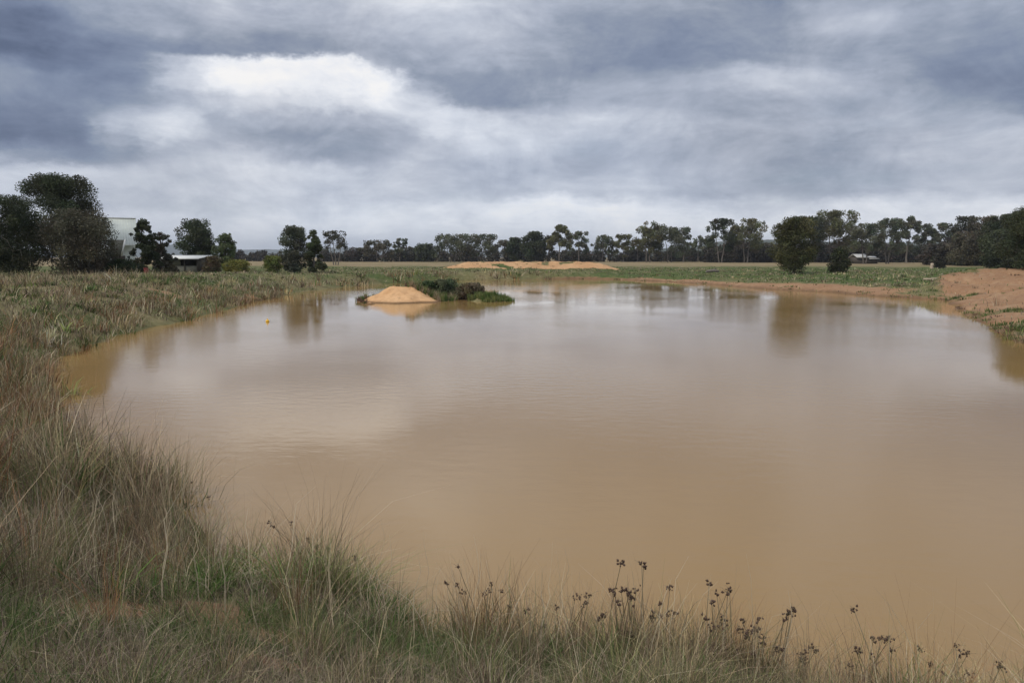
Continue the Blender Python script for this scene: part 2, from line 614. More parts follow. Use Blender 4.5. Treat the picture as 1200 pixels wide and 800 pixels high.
def masks(x, y, d, right, mound):
    bare = right * (1 - sst(d, 22, 30)) * 1.0
    nb = fbm(x * 0.16, y * 0.16, 77)
    bare = bare - right * sst(nb, 0.50, 0.62) * 0.7
    bare = np.maximum(bare, sst(mound, 0.12, 0.5) * (1 - 0.75 * sst(fbm(x * .35, y * .6, 97), 0.55, 0.68)))
    farshore = sst(x, 12, 22) * sst(y, 52, 58) * (1 - sst(y, 105, 112))
    bare = np.maximum(bare, farshore * (1 - sst(d - 1.6 * (fbm(x * .25, y * .25, 91) - .5), 0.6 + 1.5 * sst(x, 22, 34), 1.5 + 2.0 * sst(x, 22, 34))))
    bare = np.maximum(bare, (0.30 + 0.4 * sst(x, 0, 10)) * (1 - sst(d, 0.4, 1.0)))
    bare = bare * (1 - 0.8 * np.exp(-(((x - 39) / 5.0) ** 2 + ((y - 66) / 5.0) ** 2)))
    for a in [(292, 331, 1.4, 1.5, 2.0), (300, 336, 1.0, 1.2, 0.8), (197, 334, 1.5, 1.3, 0.8), (245, 722, 0.75, 0.38, 0.30), (300, 742, 0.8, 0.5, 0.22),
              (120, 706, 1.1, 0.5, 0.25), (480, 790, 0.5, 0.5, 0.2), (60, 760, 1.1, 0.35, 0.16), (345, 790, 0.9, 0.3, 0.12), (620, 796, 0.5, 0.3, 0.12), (180, 650, 1.0, 0.5, 0.3)]:
        bare = np.maximum(bare, 0.95 * spot(x, y, *a))
    n = fbm(x * 0.12, y * 0.12, 88)
    lush = 0.5 + (n - 0.5) * 1.2
    lush = lush + 0.25 * sst(y, 70, 90) * (1 - sst(y, 135, 160))
    lush = lush + sst(x, 10, 22) * sst(y, 60, 70) * (1 - sst(y, 120, 150)) * 0.35
    lush = lush - sst(y, 140, 190) * 0.55
    wet = (1 - sst(d + 0.7 * (fbm(x * .8, y * .8, 93) - .5), 0.1, 0.75)) * 0.85
    return np.clip(bare, 0, 1), np.clip(lush, 0, 1), wet


BR, LU, WE = masks(GX, GY, GD, GR, GM)
V = np.stack([GX, GY, GZ], -1).reshape(-1, 3)
ground = struct(mesh_obj('ground', V, F, M_ground, attrs=dict(bare=BR, lush=LU, wet=WE, sunlit_clay=0.6 * sst(GM, 0.05, 0.3)), smooth=True))

# ------------------------------------------------------------------ water sheet: a fan that follows the shore a little under the bank
cx_, cy_ = 0.0, 40.0
wv = []
for p_ in SH:
    d_ = p_ - np.array([cx_, cy_])
    wv.append((*(p_ + d_ / np.linalg.norm(d_) * 2.5), 0.0))
xs_, ys_ = [q[0] for q in wv], [q[1] for q in wv]
x0, x1, y0, y1 = min(xs_) - 1, max(xs_) + 1, min(ys_) - 1, max(ys_) + 1
gx, gy = np.meshgrid(np.linspace(x0, x1, 60), np.linspace(y0, y1, 60))
WV = np.stack([gx, gy, gx * 0], -1).reshape(-1, 3)
ii = np.arange(3600).reshape(60, 60)
WF = np.stack([ii[:-1, :-1], ii[:-1, 1:], ii[1:, 1:], ii[1:, :-1]], -1).reshape(-1, 4)
cen = WV[WF].mean(1)
keep = sdf(cen[:, 0], cen[:, 1]) < 3.0
struct(mesh_obj('water', WV, WF[keep], M_water, smooth=True))


# ------------------------------------------------------------------ island
def island_h(x, y):
    # raw earth cone on the left, a lower vegetated tail on the right
    c1 = px_plane(474, 352.3)
    ex = x - c1[0] + 0.35
    ex = ex + 0.7 * (fbm(x * 0.9, y * 0.9, 15) - .5)
    rq = (ex / np.where(ex > 0, 3.15, 2.45)) ** 2 + ((y - c1[1]) / 2.6) ** 2
    a = 1.44 * np.exp(-rq ** 0.95)
    c2 = px_plane(535, 349.3)
    bq = np.exp(-(((x - c2[0]) / 2.7) ** 2 + ((y - c2[1] - 1.0) / 2.6) ** 2)) * 1.0
    tl = px_plane(574, 352.5)
    cq = np.exp(-(((x - tl[0]) / 1.75) ** 2 + ((y - tl[1]) / 1.3) ** 2)) * 0.80
    dq_ = px_plane(430, 356.2)
    dd = np.exp(-(((x - dq_[0]) / 1.3) ** 2 + ((y - dq_[1]) / 0.7) ** 2)) * 0.46
    return np.maximum(np.maximum(a, bq), np.maximum(cq, dd)) - 0.40 + (fbm(x * 1.1, y * 1.1, 5) - 0.5) * 0.34 + (fbm(x * 4.5, y * 4.5, 6, 2) - 0.5) * 0.11


ix = np.arange(-16, 4, 0.12)
iy = np.arange(40, 60, 0.12)
IX, IY = np.meshgrid(ix, iy)
IZ = island_h(IX, IY)
jj = np.arange(IX.size).reshape(IX.shape)
IF = np.stack([jj[:-1, :-1], jj[:-1, 1:], jj[1:, 1:], jj[1:, :-1]], -1).reshape(-1, 4)
IVv = np.stack([IX, IY, IZ], -1).reshape(-1, 3)
IF = IF[(IVv[IF][:, :, 2] > -0.3).any(1)]
used = np.unique(IF)
remap = np.zeros(len(IVv), int)
remap[used] = np.arange(len(used))
IVv = IVv[used]
IF = remap[IF]
isx = IVv[:, 0] + 0.25 * (IVv[:, 1] - 48)
ib = 1 - sst(isx, px_plane(518, 352)[0], px_plane(532, 352)[0])
struct(mesh_obj('island', IVv, IF, M_ground, attrs=dict(sunlit_clay=1 + 0 * ib, bare=ib, lush=0.7 + 0 * ib, wet=1 - sst(IVv[:, 2], 0.02, 0.14)), smooth=True))


# ------------------------------------------------------------------ distant hills
def hill(name, u0, u1, Y, crest, depth, matl, seed):
    A, Bq = px_depth(u0, 300, Y)[0], px_depth(u1, 300, Y)[0]
    N, Mq = 260, 14
    X = np.linspace(A, Bq, N)
    us = np.linspace(u0, u1, N)
    top = np.interp(us, [c[0] for c in crest], [px_depth(c[0], c[1], Y)[2] for c in crest])
    top = top * (0.9 + 0.2 * fbm(us * 0.05, us * 0, seed)) + Y * 0.0012 * (fbm(us * 0.9, us * 0, seed + 4, 3) - 0.5)
    T = np.linspace(0, 1, Mq)
    gx, gt = np.meshgrid(X, T)
    gy = Y - depth / 2 + gt * depth
    gz = top[None, :] * np.sin(np.pi * gt) ** 0.8 - 0.5 + 0.6
    gz[0] = -0.5
    gz[-1] = -0.5
    k = np.arange(N * Mq).reshape(Mq, N)
    f = np.stack([k[:-1, :-1], k[:-1, 1:], k[1:, 1:], k[1:, :-1]], -1).reshape(-1, 4)
    return struct(mesh_obj(name, np.stack([gx, gy, gz], -1).reshape(-1, 3), f, matl, smooth=True))


M_hill = simple('hill_forest', (0.045, 0.055, 0.035), 0.95, 0.45, 0.02)
hill('hills', -260, 760, 4300, [(-260, 292), (100, 292), (190, 288), (215, 287), (280, 292), (340, 293), (420, 290), (520, 294), (640, 296), (760, 300)], 900, M_hill, 3)
hill('hills', 700, 1500, 1500, [(700, 303), (780, 291), (840, 284), (900, 281), (960, 283), (1050, 285), (1150, 282), (1300, 283), (1500, 286)], 500, M_hill, 9)


# ------------------------------------------------------------------ trees
def tube(Vs, Fs, pts, rad, sides=7):
    pts = np.asarray(pts, float)
    base = sum(len(v) for v in Vs)
    k = len(pts)
    tang = np.gradient(pts, axis=0)
    ring = []
    for i in range(k):
        tg = tang[i] / (np.linalg.norm(tang[i]) + 1e-9)
        a = np.cross(tg, [0.31, 0.95, 0.1])
        a /= np.linalg.norm(a) + 1e-9
        bq = np.cross(tg, a)
        th = np.linspace(0, 2 * np.pi, sides, endpoint=False)
        ring.append(pts[i] + rad[i] * (np.cos(th)[:, None] * a + np.sin(th)[:, None] * bq))
    Vs.append(np.concatenate(ring))
    f = []
    for i in range(k - 1):
        for j in range(sides):
            j2 = (j + 1) % sides
            f.append((base + i * sides + j, base + i * sides + j2, base + (i + 1) * sides + j2, base + (i + 1) * sides + j))
    Fs.append(np.array(f))


def leaves(rng, cen, rad, n, size, base_col, var=0.45, droop=0.0, flat=1.0, elong=1.8):
    """cen (k,3), rad (k,) clumps -> n quads"""
    k = len(cen)
    wts = rad ** 2
    ci = rng.choice(k, n, p=wts / wts.sum())
    g = rng.normal(size=(n, 3))
    g /= np.linalg.norm(g, axis=1)[:, None]
    rr = rng.random(n) ** 0.45
    g = g * rr[:, None] * rad[ci][:, None]
    g[:, 2] *= flat
    p = cen[ci] + g
    a = rng.normal(size=(n, 3))
    a[:, 2] -= droop * 1.5
    a /= np.linalg.norm(a, axis=1)[:, None]
    bq = np.cross(a, rng.normal(size=(n, 3)))
    bq /= np.linalg.norm(bq, axis=1)[:, None]
    s = size * (0.6 + 0.8 * rng.random(n))[:, None]
    L = a * s * elong * 0.5
    Wq = bq * s * 0.5
    V = np.stack([p - L, p + Wq, p + L, p - Wq], 1).reshape(-1, 3)
    F = np.arange(4 * n).reshape(-1, 4)
    cv = 1 + (rng.random(k) - 0.5) * 2 * var
    hue = rng.normal(size=(k, 3)) * 0.06
    c = np.array(base_col)[None, :] * cv[ci][:, None] * (1 + hue[ci]) * (0.75 + 0.5 * rng.random(n))[:, None]
    return V, F, np.repeat(np.clip(c, 0.005, 0.9), 4, 0)


GREYG = (0.118, 0.128, 0.078)
DARKG = (0.062, 0.074, 0.036)
OLIVE = (0.130, 0.130, 0.058)
BRIGHT = (0.100, 0.135, 0.045)
DULL = (0.100, 0.092, 0.058)
YEL = (0.30, 0.25, 0.04)


def make_tree(name, label, cat, u, Y, vtop, wpx, style='gum', colr=GREYG, seed=1, group=None, nl=None, leaf=None, bark=None,
              cb=None, lean=0.0, trunks=1, gaps=None, zbase=None, dens=1.0):
    rng = np.random.default_rng(seed)
    top = px_depth(u, vtop, Y)
    X = top[0]
    z0 = float(hgt(np.array([X]), np.array([Y]))[0]) if zbase is None else zbase
    z0 = max(z0, 0.0) - 0.03
    H = top[2] - z0
    Wm = wpx / 800.0 * Y
    if cb is None:
        cb = {'gum': 0.34, 'dense': 0.04, 'round': 0.16, 'sparse': 0.12, 'umbrella': 0.55}[style]
    root = empty(name, (X, Y, z0), label, cat, group)
    Vs, Fs = [], []
    rx = Wm / 2
    zc0 = H * cb
    ch = H - zc0
    cen, rad = [], []
    for tk in range(trunks):
        off = np.array([(tk - (trunks - 1) / 2) * rx * 0.45 + 0.0, rng.normal() * 0.2, 0])
        th = H * {'gum': .72, 'dense': .7, 'round': .6, 'sparse': .9, 'umbrella': .72}[style]
        r0 = 0.017 * H + 0.06
        if trunks > 1:
            r0 *= 0.7
        npt = 7
        tt = np.linspace(0, 1, npt)
        wob = np.cumsum(rng.normal(size=(npt, 2)) * H * 0.012, axis=0)
        tp = np.stack([off[0] * (0.5 + 0.7 * tt) + wob[:, 0] + lean * H * tt, off[1] + wob[:, 1], tt * th], 1)
        tube(Vs, Fs, tp, r0 * (1 - 0.75 * tt) + 0.01)
        nl_ = {'gum': 9, 'dense': 14, 'round': 12, 'sparse': 13, 'umbrella': 9}[style]
        if trunks > 1:
            nl_ = max(5, nl_ * 2 // (trunks + 1))
        for i in range(nl_):
            s = (cb * 0.75 + (0.98 - cb * 0.75) * (i + rng.random() * 0.7) / nl_)
            s = min(s * H / th, 1.0) if style != 'umbrella' else 0.7 + 0.3 * rng.random()
            bpnt = np.array([np.interp(s, tt, tp[:, j]) for j in range(3)])
            ang = i * 2.4 + rng.random() * 0.8
            # target inside the crown envelope
            zt = zc0 + ch * (0.15 + 0.8 * ((i + 0.5) / nl_) + rng.normal() * 0.05)
            zt = min(max(zt, zc0 + ch * 0.08), H * 0.93)
            q = (zt - zc0) / ch
            if style == 'sparse':
                env = 1.0 - 0.75 * q
            elif style == 'dense':
                env = math.sin(math.pi * min(1, 0.22 + 0.70 * q)) ** 0.6
            elif style == 'umbrella':
                env = 0.95 * math.sqrt(max(0.05, 1 - (q - 0.35) ** 2 * 1.6))
            else:
                env = math.sqrt(max(0.08, 1 - (2 * q - 0.85) ** 2 * 0.85))
            reach = rx * env * (0.55 + 0.35 * rng.random())
            tgt = np.array([tp[-1][0] * q + reach * math.cos(ang), reach * math.sin(ang) + tp[-1][1] * q, zt])
            hr = math.hypot(tgt[0], tgt[1])
            lim = 0.8 * rx
            if style in ('dense', 'round'):
                lim = 0.80 * rx * math.sin(math.pi * min(1, max(.12, .18 + .74 * q))) ** .7
            if hr > lim:
                tgt[:2] *= lim / hr
            mid = (bpnt + tgt) / 2 + np.array([0, 0, -0.08 * H * (0.5 + rng.random())])
            bp_ = [bpnt, bpnt * .55 + mid * .45 + rng.normal(size=3) * .02 * H, mid, tgt * .6 + mid * .4 + rng.normal(size=3) * .015 * H, tgt]
            rb = r0 * 0.42 * (1 - 0.5 * s)
            tube(Vs, Fs, bp_, [rb, rb * .8, rb * .6, rb * .4, rb * .15], 5)
            rc = rx * {'gum': .36, 'dense': .42, 'round': .36, 'sparse': .20, 'umbrella': .34}[style]
            rc = min(rc, ch * 0.26)
            cen.append(tgt)
            rad.append(rc * (0.7 + 0.5 * rng.random()))
            nsub = {'gum': 3, 'dense': 4, 'round': 4, 'sparse': 4, 'umbrella': 4}[style]
            for j in range(nsub):
                dv = rng.normal(size=3) * rc * (1.05 if style != 'dense' else 0.9)
                dv[2] *= 0.7
                cpt = tgt + dv
                cpt[2] = min(max(cpt[2], zc0 * 0.9 + 0.1), H - rc * 0.35)
                hr = math.hypot(cpt[0], cpt[1])
                lim = 0.9 * rx
                if style in ('dense', 'round'):
                    qq = min(1, max(0, (cpt[2] - zc0) / ch))
                    lim = 0.92 * rx * math.sin(math.pi * min(1, max(.12, .18 + .74 * qq))) ** .7
                if hr > lim:
                    cpt[:2] *= lim / hr
                tube(Vs, Fs, [tgt * .5 + mid * .5, (tgt + cpt) / 2 + rng.normal(size=3) * rc * .1, cpt], [rb * .3, rb * .22, rb * .1], 4)
                cen.append(cpt)
                rad.append(rc * (0.35 + 0.45 * rng.random()))
        # the leading tip, so that the crown reaches its true height
        cen.append(np.array([tp[-1][0], tp[-1][1], H - min(rx, ch * .3) * 0.22]))
        rad.append(min(rx, ch * .3) * 0.30)
    cen, rad = np.array(cen), np.array(rad)
    if style == 'sparse':
        k = 16
        q = rng.random(k) ** 1.3 * 0.7
        ang = rng.random(k) * 2 * np.pi
        env = (1 - 0.8 * q) * rng.random(k) ** .5 * 0.75 * rx
        cen = np.concatenate([cen, np.stack([env * np.cos(ang), env * np.sin(ang), zc0 + q * ch + 0.1], 1)])
        rad = np.concatenate([rad, rx * (0.22 + 0.16 * rng.random(k))])
    if style in ('dense', 'round'):
        k = 44 if style == 'dense' else 34
        q = rng.random(k)
        ang = rng.random(k) * 2 * np.pi
        env = np.sin(np.pi * np.clip(0.2 + 0.72 * q, 0, 1)) ** 0.6 * rng.random(k) ** .5 * 0.72 * rx
        cen = np.concatenate([cen, np.stack([env * np.cos(ang), env * np.sin(ang), zc0 + q * ch * 0.85 + 0.1], 1)])
        rad = np.concatenate([rad, min(rx, ch * .5) * (0.25 + 0.2 * rng.random(k))])
    if gaps:
        for (gu, gv, gr) in gaps:
            gp = px_depth(gu, gv, Y) - np.array([X, Y, z0])
            gr_m = gr / 800 * Y
            dd = np.hypot(cen[:, 0] - gp[0], cen[:, 2] - gp[2])
            k = dd > gr_m + rad * 0.75
            cen, rad = cen[k], rad[k]
    cen[:, 2] = np.minimum(cen[:, 2], H - rad * 0.80)
    if leaf is None:
        leaf = max(0.06, Y * 0.0013)
    if nl is None:
        area = Wm * ch
        nl = int(np.clip(area / leaf ** 2 * {'gum': 3.2, 'dense': 7.5, 'round': 7.5, 'sparse': 4.0, 'umbrella': 3.6}[style] * dens, 700, 62000))
    V, F, C = leaves(rng, cen, rad, nl, leaf, colr, 0.38, droop=0.5 if style in ('gum', 'umbrella') else 0.1, flat=0.85)
    if bark is None:
        bark = M_bark
    mesh_obj('trunk', np.concatenate(Vs), np.concatenate(Fs), bark, root, smooth=True)
    mesh_obj('crown', V, F, M_leaf, root, colors=C)
    return root


# near and middle-distance trees --------------------------------------
make_tree('tree', 'very dark tree cut by the left edge of the photo, pale leaning trunk', 'tree', 2, 56, 227, 84, 'dense', DARKG, 11, cb=0.10, lean=0.01, bark=M_bark_pale)
make_tree('tree', 'tallest tree on the left, rounded dark top with a small hole showing sky', 'tree', 68, 66, 205, 92, 'round', DARKG, 12, cb=0.34, trunks=2, gaps=[(50, 248, 7)])
make_tree('tree', 'broad brownish grey tree in front of the tallest tree, reaching down to the grass', 'tree', 88, 57, 243, 78, 'dense', DULL, 13, trunks=3, dens=0.9)
make_tree('tree', 'spiky open tree right of the pale green house, tip standing above its roof', 'tree', 166, 62, 256, 40, 'sparse', DARKG, 14, dens=1.5, cb=0.05)
make_tree('tree', 'lower spiky dark tree between the spiky open tree and the white roofed shed', 'tree', 188, 64, 272, 34, 'sparse', DULL, 15, dens=1.6, cb=0.05)
make_tree('tree', 'round dark green tree standing just behind the white roofed shed', 'tree', 229, 100, 256, 46, 'round', DARKG, 16, cb=0.10)
make_tree('tree', 'small mid green tree with a pointed top right of the shed', 'tree', 263, 95, 273, 27, 'round', (0.11, 0.135, 0.060), 17, cb=0.08)
make_tree('tree', 'grey green column shaped tree, broader one of the close pair by the left shore', 'tree', 342, 91, 264, 34, 'dense', (0.110, 0.118, 0.080), 18)
make_tree('tree', 'slimmer open topped tree on the right of the close pair by the left shore', 'tree', 367, 90, 269, 30, 'sparse', (0.095, 0.110, 0.052), 19, dens=2.2, cb=0.02)
make_tree('gum_tree', 'small gum with a flat cap of leaves and bare trunks, right of the close pair', 'tree', 392, 180, 270, 26, 'umbrella', (0.065, 0.065, 0.04), 20, cb=0.45, trunks=3)
make_tree('tree', 'large dark olive tree standing alone on the green strip near the far right shore', 'tree', 931, 90, 253, 50, 'dense', (0.092, 0.090, 0.036), 21, cb=0.10, trunks=1, dens=1.1)
make_tree('shrub', 'small dark round bush on the green strip, right of the lone large olive tree', 'bush', 985, 92, 289, 24, 'dense', (0.062, 0.070, 0.032), 22, cb=0.03)
make_tree('tree', 'black green tree leaning in at the right edge of the photo behind the bare bank', 'tree', 1219, 58, 240, 74, 'dense', DARKG, 23, cb=0.1, trunks=2)
make_tree('shrub', 'yellow flowering bush right below the small pointed tree', 'bush', 277, 80, 304, 34, 'dense', (0.22, 0.21, 0.05), 24, cb=0.02)
make_tree('shrub', 'yellow green bush tucked against the left side of the grey green column tree', 'bush', 319, 88, 299, 22, 'dense', (0.17, 0.19, 0.05), 25, cb=0.02)
make_tree('shrub', 'brownish bush between the white roofed shed and the small pointed tree', 'bush', 248, 80, 300, 22, 'dense', (0.13, 0.10, 0.055), 26, cb=0.02)
make_tree('shrub', 'low green bush in front of the pale green house beside its white post', 'bush', 142, 58, 303, 34, 'dense', (0.045, 0.065, 0.028), 27, cb=0.02)

# far gums -------------------------------------------------------------
FAR = [
    (412, 330, 297, 16, 'dense', 'tiny dark bushy tree, first of the far row right of the flat capped gum', DARKG),
    (426, 300, 290, 13, 'gum', 'small thin gum just left of the first broad gum in the far row', DULL),
    (444, 290, 281, 32, 'gum', 'first broad rounded gum at the left end of the far row', DULL),
    (468, 300, 279, 15, 'gum', 'narrow gum with a small top tuft, right of the first broad far gum', GREYG),
    (480, 310, 289, 16, 'gum', 'low gum right of the narrow tufted gum', DULL),
    (499, 290, 285, 24, 'round', 'low domed dark tree in the far row left of the island', DARKG),
    (530, 270, 274, 38, 'gum', 'wide gum of the far row standing above the left part of the island', GREYG),
    (563, 275, 274, 36, 'gum', 'wide twin of the gum above the island, right beside it', GREYG),
    (588, 290, 281, 22, 'gum', 'dull brown low gum straight above the right tip of the island', DULL),
    (603, 285, 278, 20, 'round', 'small dark gum above the left end of the orange spoil heap', DARKG),
    (626, 275, 271, 28, 'round', 'dense dark gum above the orange spoil heap', DARKG),
    (643, 280, 276, 18, 'gum', 'lower gum squeezed left of the tall open crowned gum', DULL),
    (656, 270, 263, 26, 'gum', 'tall open crowned gum above the middle of the spoil heap', OLIVE),
    (678, 285, 271, 22, 'gum', 'thin leaved gum right of the tall open crowned gum', GREYG),
    (706, 290, 275, 24, 'gum', 'short pale gum above the right end of the spoil heap', GREYG),
    (731, 290, 274, 22, 'gum', 'short gum just past the right end of the spoil heap', OLIVE),
    (747, 300, 281, 14, 'gum', 'small dark gum tucked against the left of the two headed gum', DULL),
    (761, 265, 259, 32, 'gum', 'tall leafy gum, left half of the two headed clump near the centre', OLIVE),
    (786, 270, 266, 40, 'gum', 'broad gum, right half of the two headed clump near the centre', GREYG),
    (803, 285, 267, 14, 'gum', 'slim gum on the right shoulder of the two headed clump', GREYG),
    (819, 300, 276, 18, 'gum', 'sparse small gum alone in the gap before the dark twin gums', GREYG),
    (846, 250, 256, 30, 'gum', 'dark left one of the tall twin gums right of the gap', DARKG),
    (876, 255, 256, 36, 'gum', 'lighter right one of the tall twin gums right of the gap', OLIVE),
    (899, 300, 284, 16, 'gum', 'short gum half hidden between twin gums and the lone olive tree', DULL),
    (948, 240, 253, 40, 'gum', 'gum showing behind the right shoulder of the lone olive tree', DARKG),
    (981, 235, 246, 48, 'gum', 'tallest gum on the right with wide open crown above the small round bush', OLIVE),
    (1017, 208, 261, 32, 'gum', 'gum above the distant white roof', GREYG),
    (1044, 212, 255, 30, 'gum', 'gum with ragged top right of the distant white roof', GREYG),
    (1066, 245, 253, 24, 'gum', 'gum with two leafy tips, right of the ragged topped gum', GREYG),
    (1086, 255, 262, 20, 'gum', 'see through thin gum in the dip of the right hand row', GREYG),
    (1104, 250, 261, 22, 'gum', 'thin gum just left of the solid dark stand at right', GREYG),
    (1128, 200, 253, 32, 'gum', 'first gum of the solid dark stand at right', (0.065, 0.065, 0.045)),
    (1152, 170, 253, 38, 'gum', 'brownish gum in the middle of the solid dark stand at right', DULL),
    (1178, 150, 251, 40, 'round', 'dense gum of the dark stand directly above the bare orange bank', DARKG),
    (1200, 140, 247, 40, 'round', 'last gum of the dark stand, mostly behind the right edge tree', DARKG),
    (1150, 160, 270, 60, 'dense', 'wide low dark tree filling the foot of the stand at right', DULL),
    (1190, 130, 268, 60, 'dense', 'low dark tree behind the top of the bare orange bank', DARKG),
]
for i, (u, Y, vt, w, st, lab, cl) in enumerate(FAR):
    rr_ = np.random.default_rng(500 + i)
    make_tree('gum_tree', lab, 'tree', u, Y + rr_.uniform(-4, 4), vt, w * 1.12, st, cl, 300 + i, 'gum trees in the row beyond the paddock',
              cb={'gum': 0.22, 'round': 0.12, 'dense': 0.03}[st], trunks=2 if w > 26 else 1, bark=M_bark, dens=1.5,
              leaf=max(0.17, Y * 0.0013))

# a scrub belt along the foot of the far row ---------------------------
rng = np.random.default_rng(77)


def scrub(name, label, segs, colr, seed, size):
    rng = np.random.default_rng(seed)
    cen, rad = [], []
    for (u0, u1, Y, vt, nn) in segs:
        for k in range(nn):
            u = rng.uniform(u0, u1)
            yy = Y + rng.uniform(0, 18)
            hv = vt + 7 * (fbm(np.array([u * 0.045]), np.array([seed * 3.3]), 9)[0] - 0.45) * 2 + rng.uniform(0, 5)
            tp = px_depth(u, hv, yy)
            g = max(float(hgt(np.array([tp[0]]), np.array([yy]))[0]), 0)
            hh = max(tp[2] - g, 1.0)
            for q in range(4):
                cen.append((tp[0] + rng.normal() * 0.8, yy + rng.normal() * 0.8, g + hh * (0.12 + 0.22 * q)))
                rad.append(hh * 0.26 * (0.7 + 0.6 * rng.random()))
    V, F, C = leaves(rng, np.array(cen), np.array(rad), int(len(cen) * 42), size, colr, 0.4)
    return tag(mesh_obj(name, V, F, M_leaf, colors=C), label, 'scrub', kind='stuff')


scrub('scrub', 'dark mass of low scrub along the foot of the far row of gums',
      [(268, 330, 330, 293, 60), (375, 600, 300, 292, 190), (600, 830, 298, 291, 210), (830, 1110, 262, 284, 280), (1090, 1260, 175, 283, 150)],
      (0.066, 0.058, 0.042), 5, 0.50)


# ------------------------------------------------------------------ boxes for buildings
def box_mesh(boxes):
    V, F = [], []
    for (x0, x1, y0, y1, z0, z1) in boxes:
        k = len(V)
        V += [(x0, y0, z0), (x1, y0, z0), (x1, y1, z0), (x0, y1, z0), (x0, y0, z1), (x1, y0, z1), (x1, y1, z1), (x0, y1, z1)]
        F += [(k, k + 3, k + 2, k + 1), (k + 4, k + 5, k + 6, k + 7), (k, k + 1, k + 5, k + 4), (k + 1, k + 2, k + 6, k + 5), (k + 2, k + 3, k + 7, k + 6), (k + 3, k, k + 4, k + 7)]
    return np.array(V, float), np.array(F)


def boxes(name, bs, matl, parent):
    V, F = box_mesh(bs)
    return mesh_obj(name, V, F, matl, parent)


def slab(quads, th=0.08):
    """roof sheets: each quad (4 points) given a real thickness downward"""
    V, F = [], []
    for q in quads:
        q = [np.array(p, float) for p in q]
        nrm = np.cross(q[1] - q[0], q[3] - q[0])
        nrm /= np.linalg.norm(nrm)
        if nrm[2] < 0:
            nrm = -nrm
        k = len(V)
        V += [tuple(p) for p in q] + [tuple(p - nrm * th) for p in q]
        F += [(k, k + 1, k + 2, k + 3), (k + 7, k + 6, k + 5, k + 4)]
        for i in range(4):
            j = (i + 1) % 4
            F.append((k + i, k + 4 + i, k + 4 + j, k + j))
    return np.array(V, float), np.array(F)


# house: pale green steep roof, grey gable wing, verandah post ---------
HY = 70.0
hx0, hx1 = px_depth(84, 300, HY)[0], px_depth(157, 300, HY)[0]
rz = px_depth(120, 255, HY)[2]
gz_ = float(hgt(np.array([(hx0 + hx1) / 2]), np.array([HY]))[0])
house = empty('house', ((hx0 + hx1) / 2, HY, gz_), 'pale green roofed house half hidden among the tall dark trees at left', 'house')
house.rotation_euler = (0, 0, R(30))
wd = (hx1 - hx0) / 2
rzl = rz - gz_
boxes('wall', [(-wd + .3, wd - .3, -3.2, 3.6, -.3, 3.3)], M_palegreen, house)
V, F = slab([[(-wd, -4.4, 2.9), (wd, -4.4, 2.9), (wd, 0.2, rzl), (-wd, 0.2, rzl)], [(-wd, 4.8, 2.9), (wd, 4.8, 2.9), (wd, 0.21, rzl), (-wd, 0.21, rzl)]])
roof = mesh_obj('roof', V, F, M_palegreen, house)
ribs = []
for k in range(28):
    x = -wd + 0.1 + k * (2 * wd - 0.2) / 27
    ribs.append([(x, -4.42, 2.925), (x + .035, -4.42, 2.925), (x + .035, 0.18, rzl + .025), (x, 0.18, rzl + .025)])
V, F = slab(ribs, 0.03)
mesh_obj('roof_rib', V, F, M_palegreen, roof)
boxes('ridge_cap', [(-wd, wd, 0.05, 0.37, rzl - .03, rzl + .05)], M_white, roof)
for sx in (-1, 1):
    V = np.array([(sx * (wd - .32), -3.3, 3.3), (sx * (wd - .32), 3.7, 3.3), (sx * (wd - .32), .2, rzl - .12), (sx * (wd - .32) - .1 * sx, -3.3, 3.3), (sx * (wd - .32) - .1 * sx, 3.7, 3.3), (sx * (wd - .32) - .1 * sx, .2, rzl - .12)])
    mesh_obj('gable', V, np.array([(0, 1, 2), (3, 5, 4)]), M_greywall, house, nv=3)
# small front gable
def house_pt(u, v, ly):
    """local x, z on the house of the thing seen at (u, v), at local depth ly"""
    cth, sth = math.cos(R(30)), math.sin(R(30))
    d = pxdir(u, v)
    r_ = d[0] / d[1]
    cx_h, cy_h = house.location.x, house.location.y
    xl = (r_ * (cy_h + ly * cth) - cx_h + ly * sth) / (cth - r_ * sth)
    Yw = cy_h + xl * sth + ly * cth
    return xl, CAM_Z + d[2] / d[1] * Yw - gz_


ax, zt = house_pt(135, 281, -5.5)
boxes('wall', [(ax - .85, ax + .75, -5.3, -3.2, 0, zt - 1.5)], M_darkwall, house)
V, F = slab([[(ax - .35, -5.5, zt), (ax + .75, -5.5, zt), (ax + .35, -5.7, zt - 1.5), (ax - .45, -5.7, zt - 1.5)]], 0.06)
mesh_obj('gable_panel', V, F, M_greywall, house)
V, F = slab([[(ax + .75, -5.58, zt + .05), (ax + .92, -5.58, zt + .05), (ax + .50, -5.78, zt - 1.55), (ax + .35, -5.78, zt - 1.55)]], 0.06)
mesh_obj('barge_board', V, F, M_white, house)
wx, wz = house_pt(124.5, 295.5, -5.6)
wf = boxes('window', [(wx - .38, wx + .38, -3.34, -3.2, 1.2, 2.4)], M_glass, house)
boxes('frame', [(wx - .46, wx - .38, -3.38, -3.2, 1.12, 2.48), (wx + .38, wx + .46, -3.38, -3.2, 1.12, 2.48), (wx - .38, wx + .38, -3.38, -3.2, 2.4, 2.48), (wx - .38, wx + .38, -3.38, -3.2, 1.12, 1.2)], M_white, wf)
boxes('gable_end', [(wx - .3, wx + .3, -5.75, -5.6, wz, wz + .75)], M_white, house)
vx = house_pt(130, 310, -6.0)[0]
boxes('verandah_roof', [(ax - 1.1, ax - .46, -6.1, -3.2, zt - 1.72, zt - 1.62)], M_greywall, house)
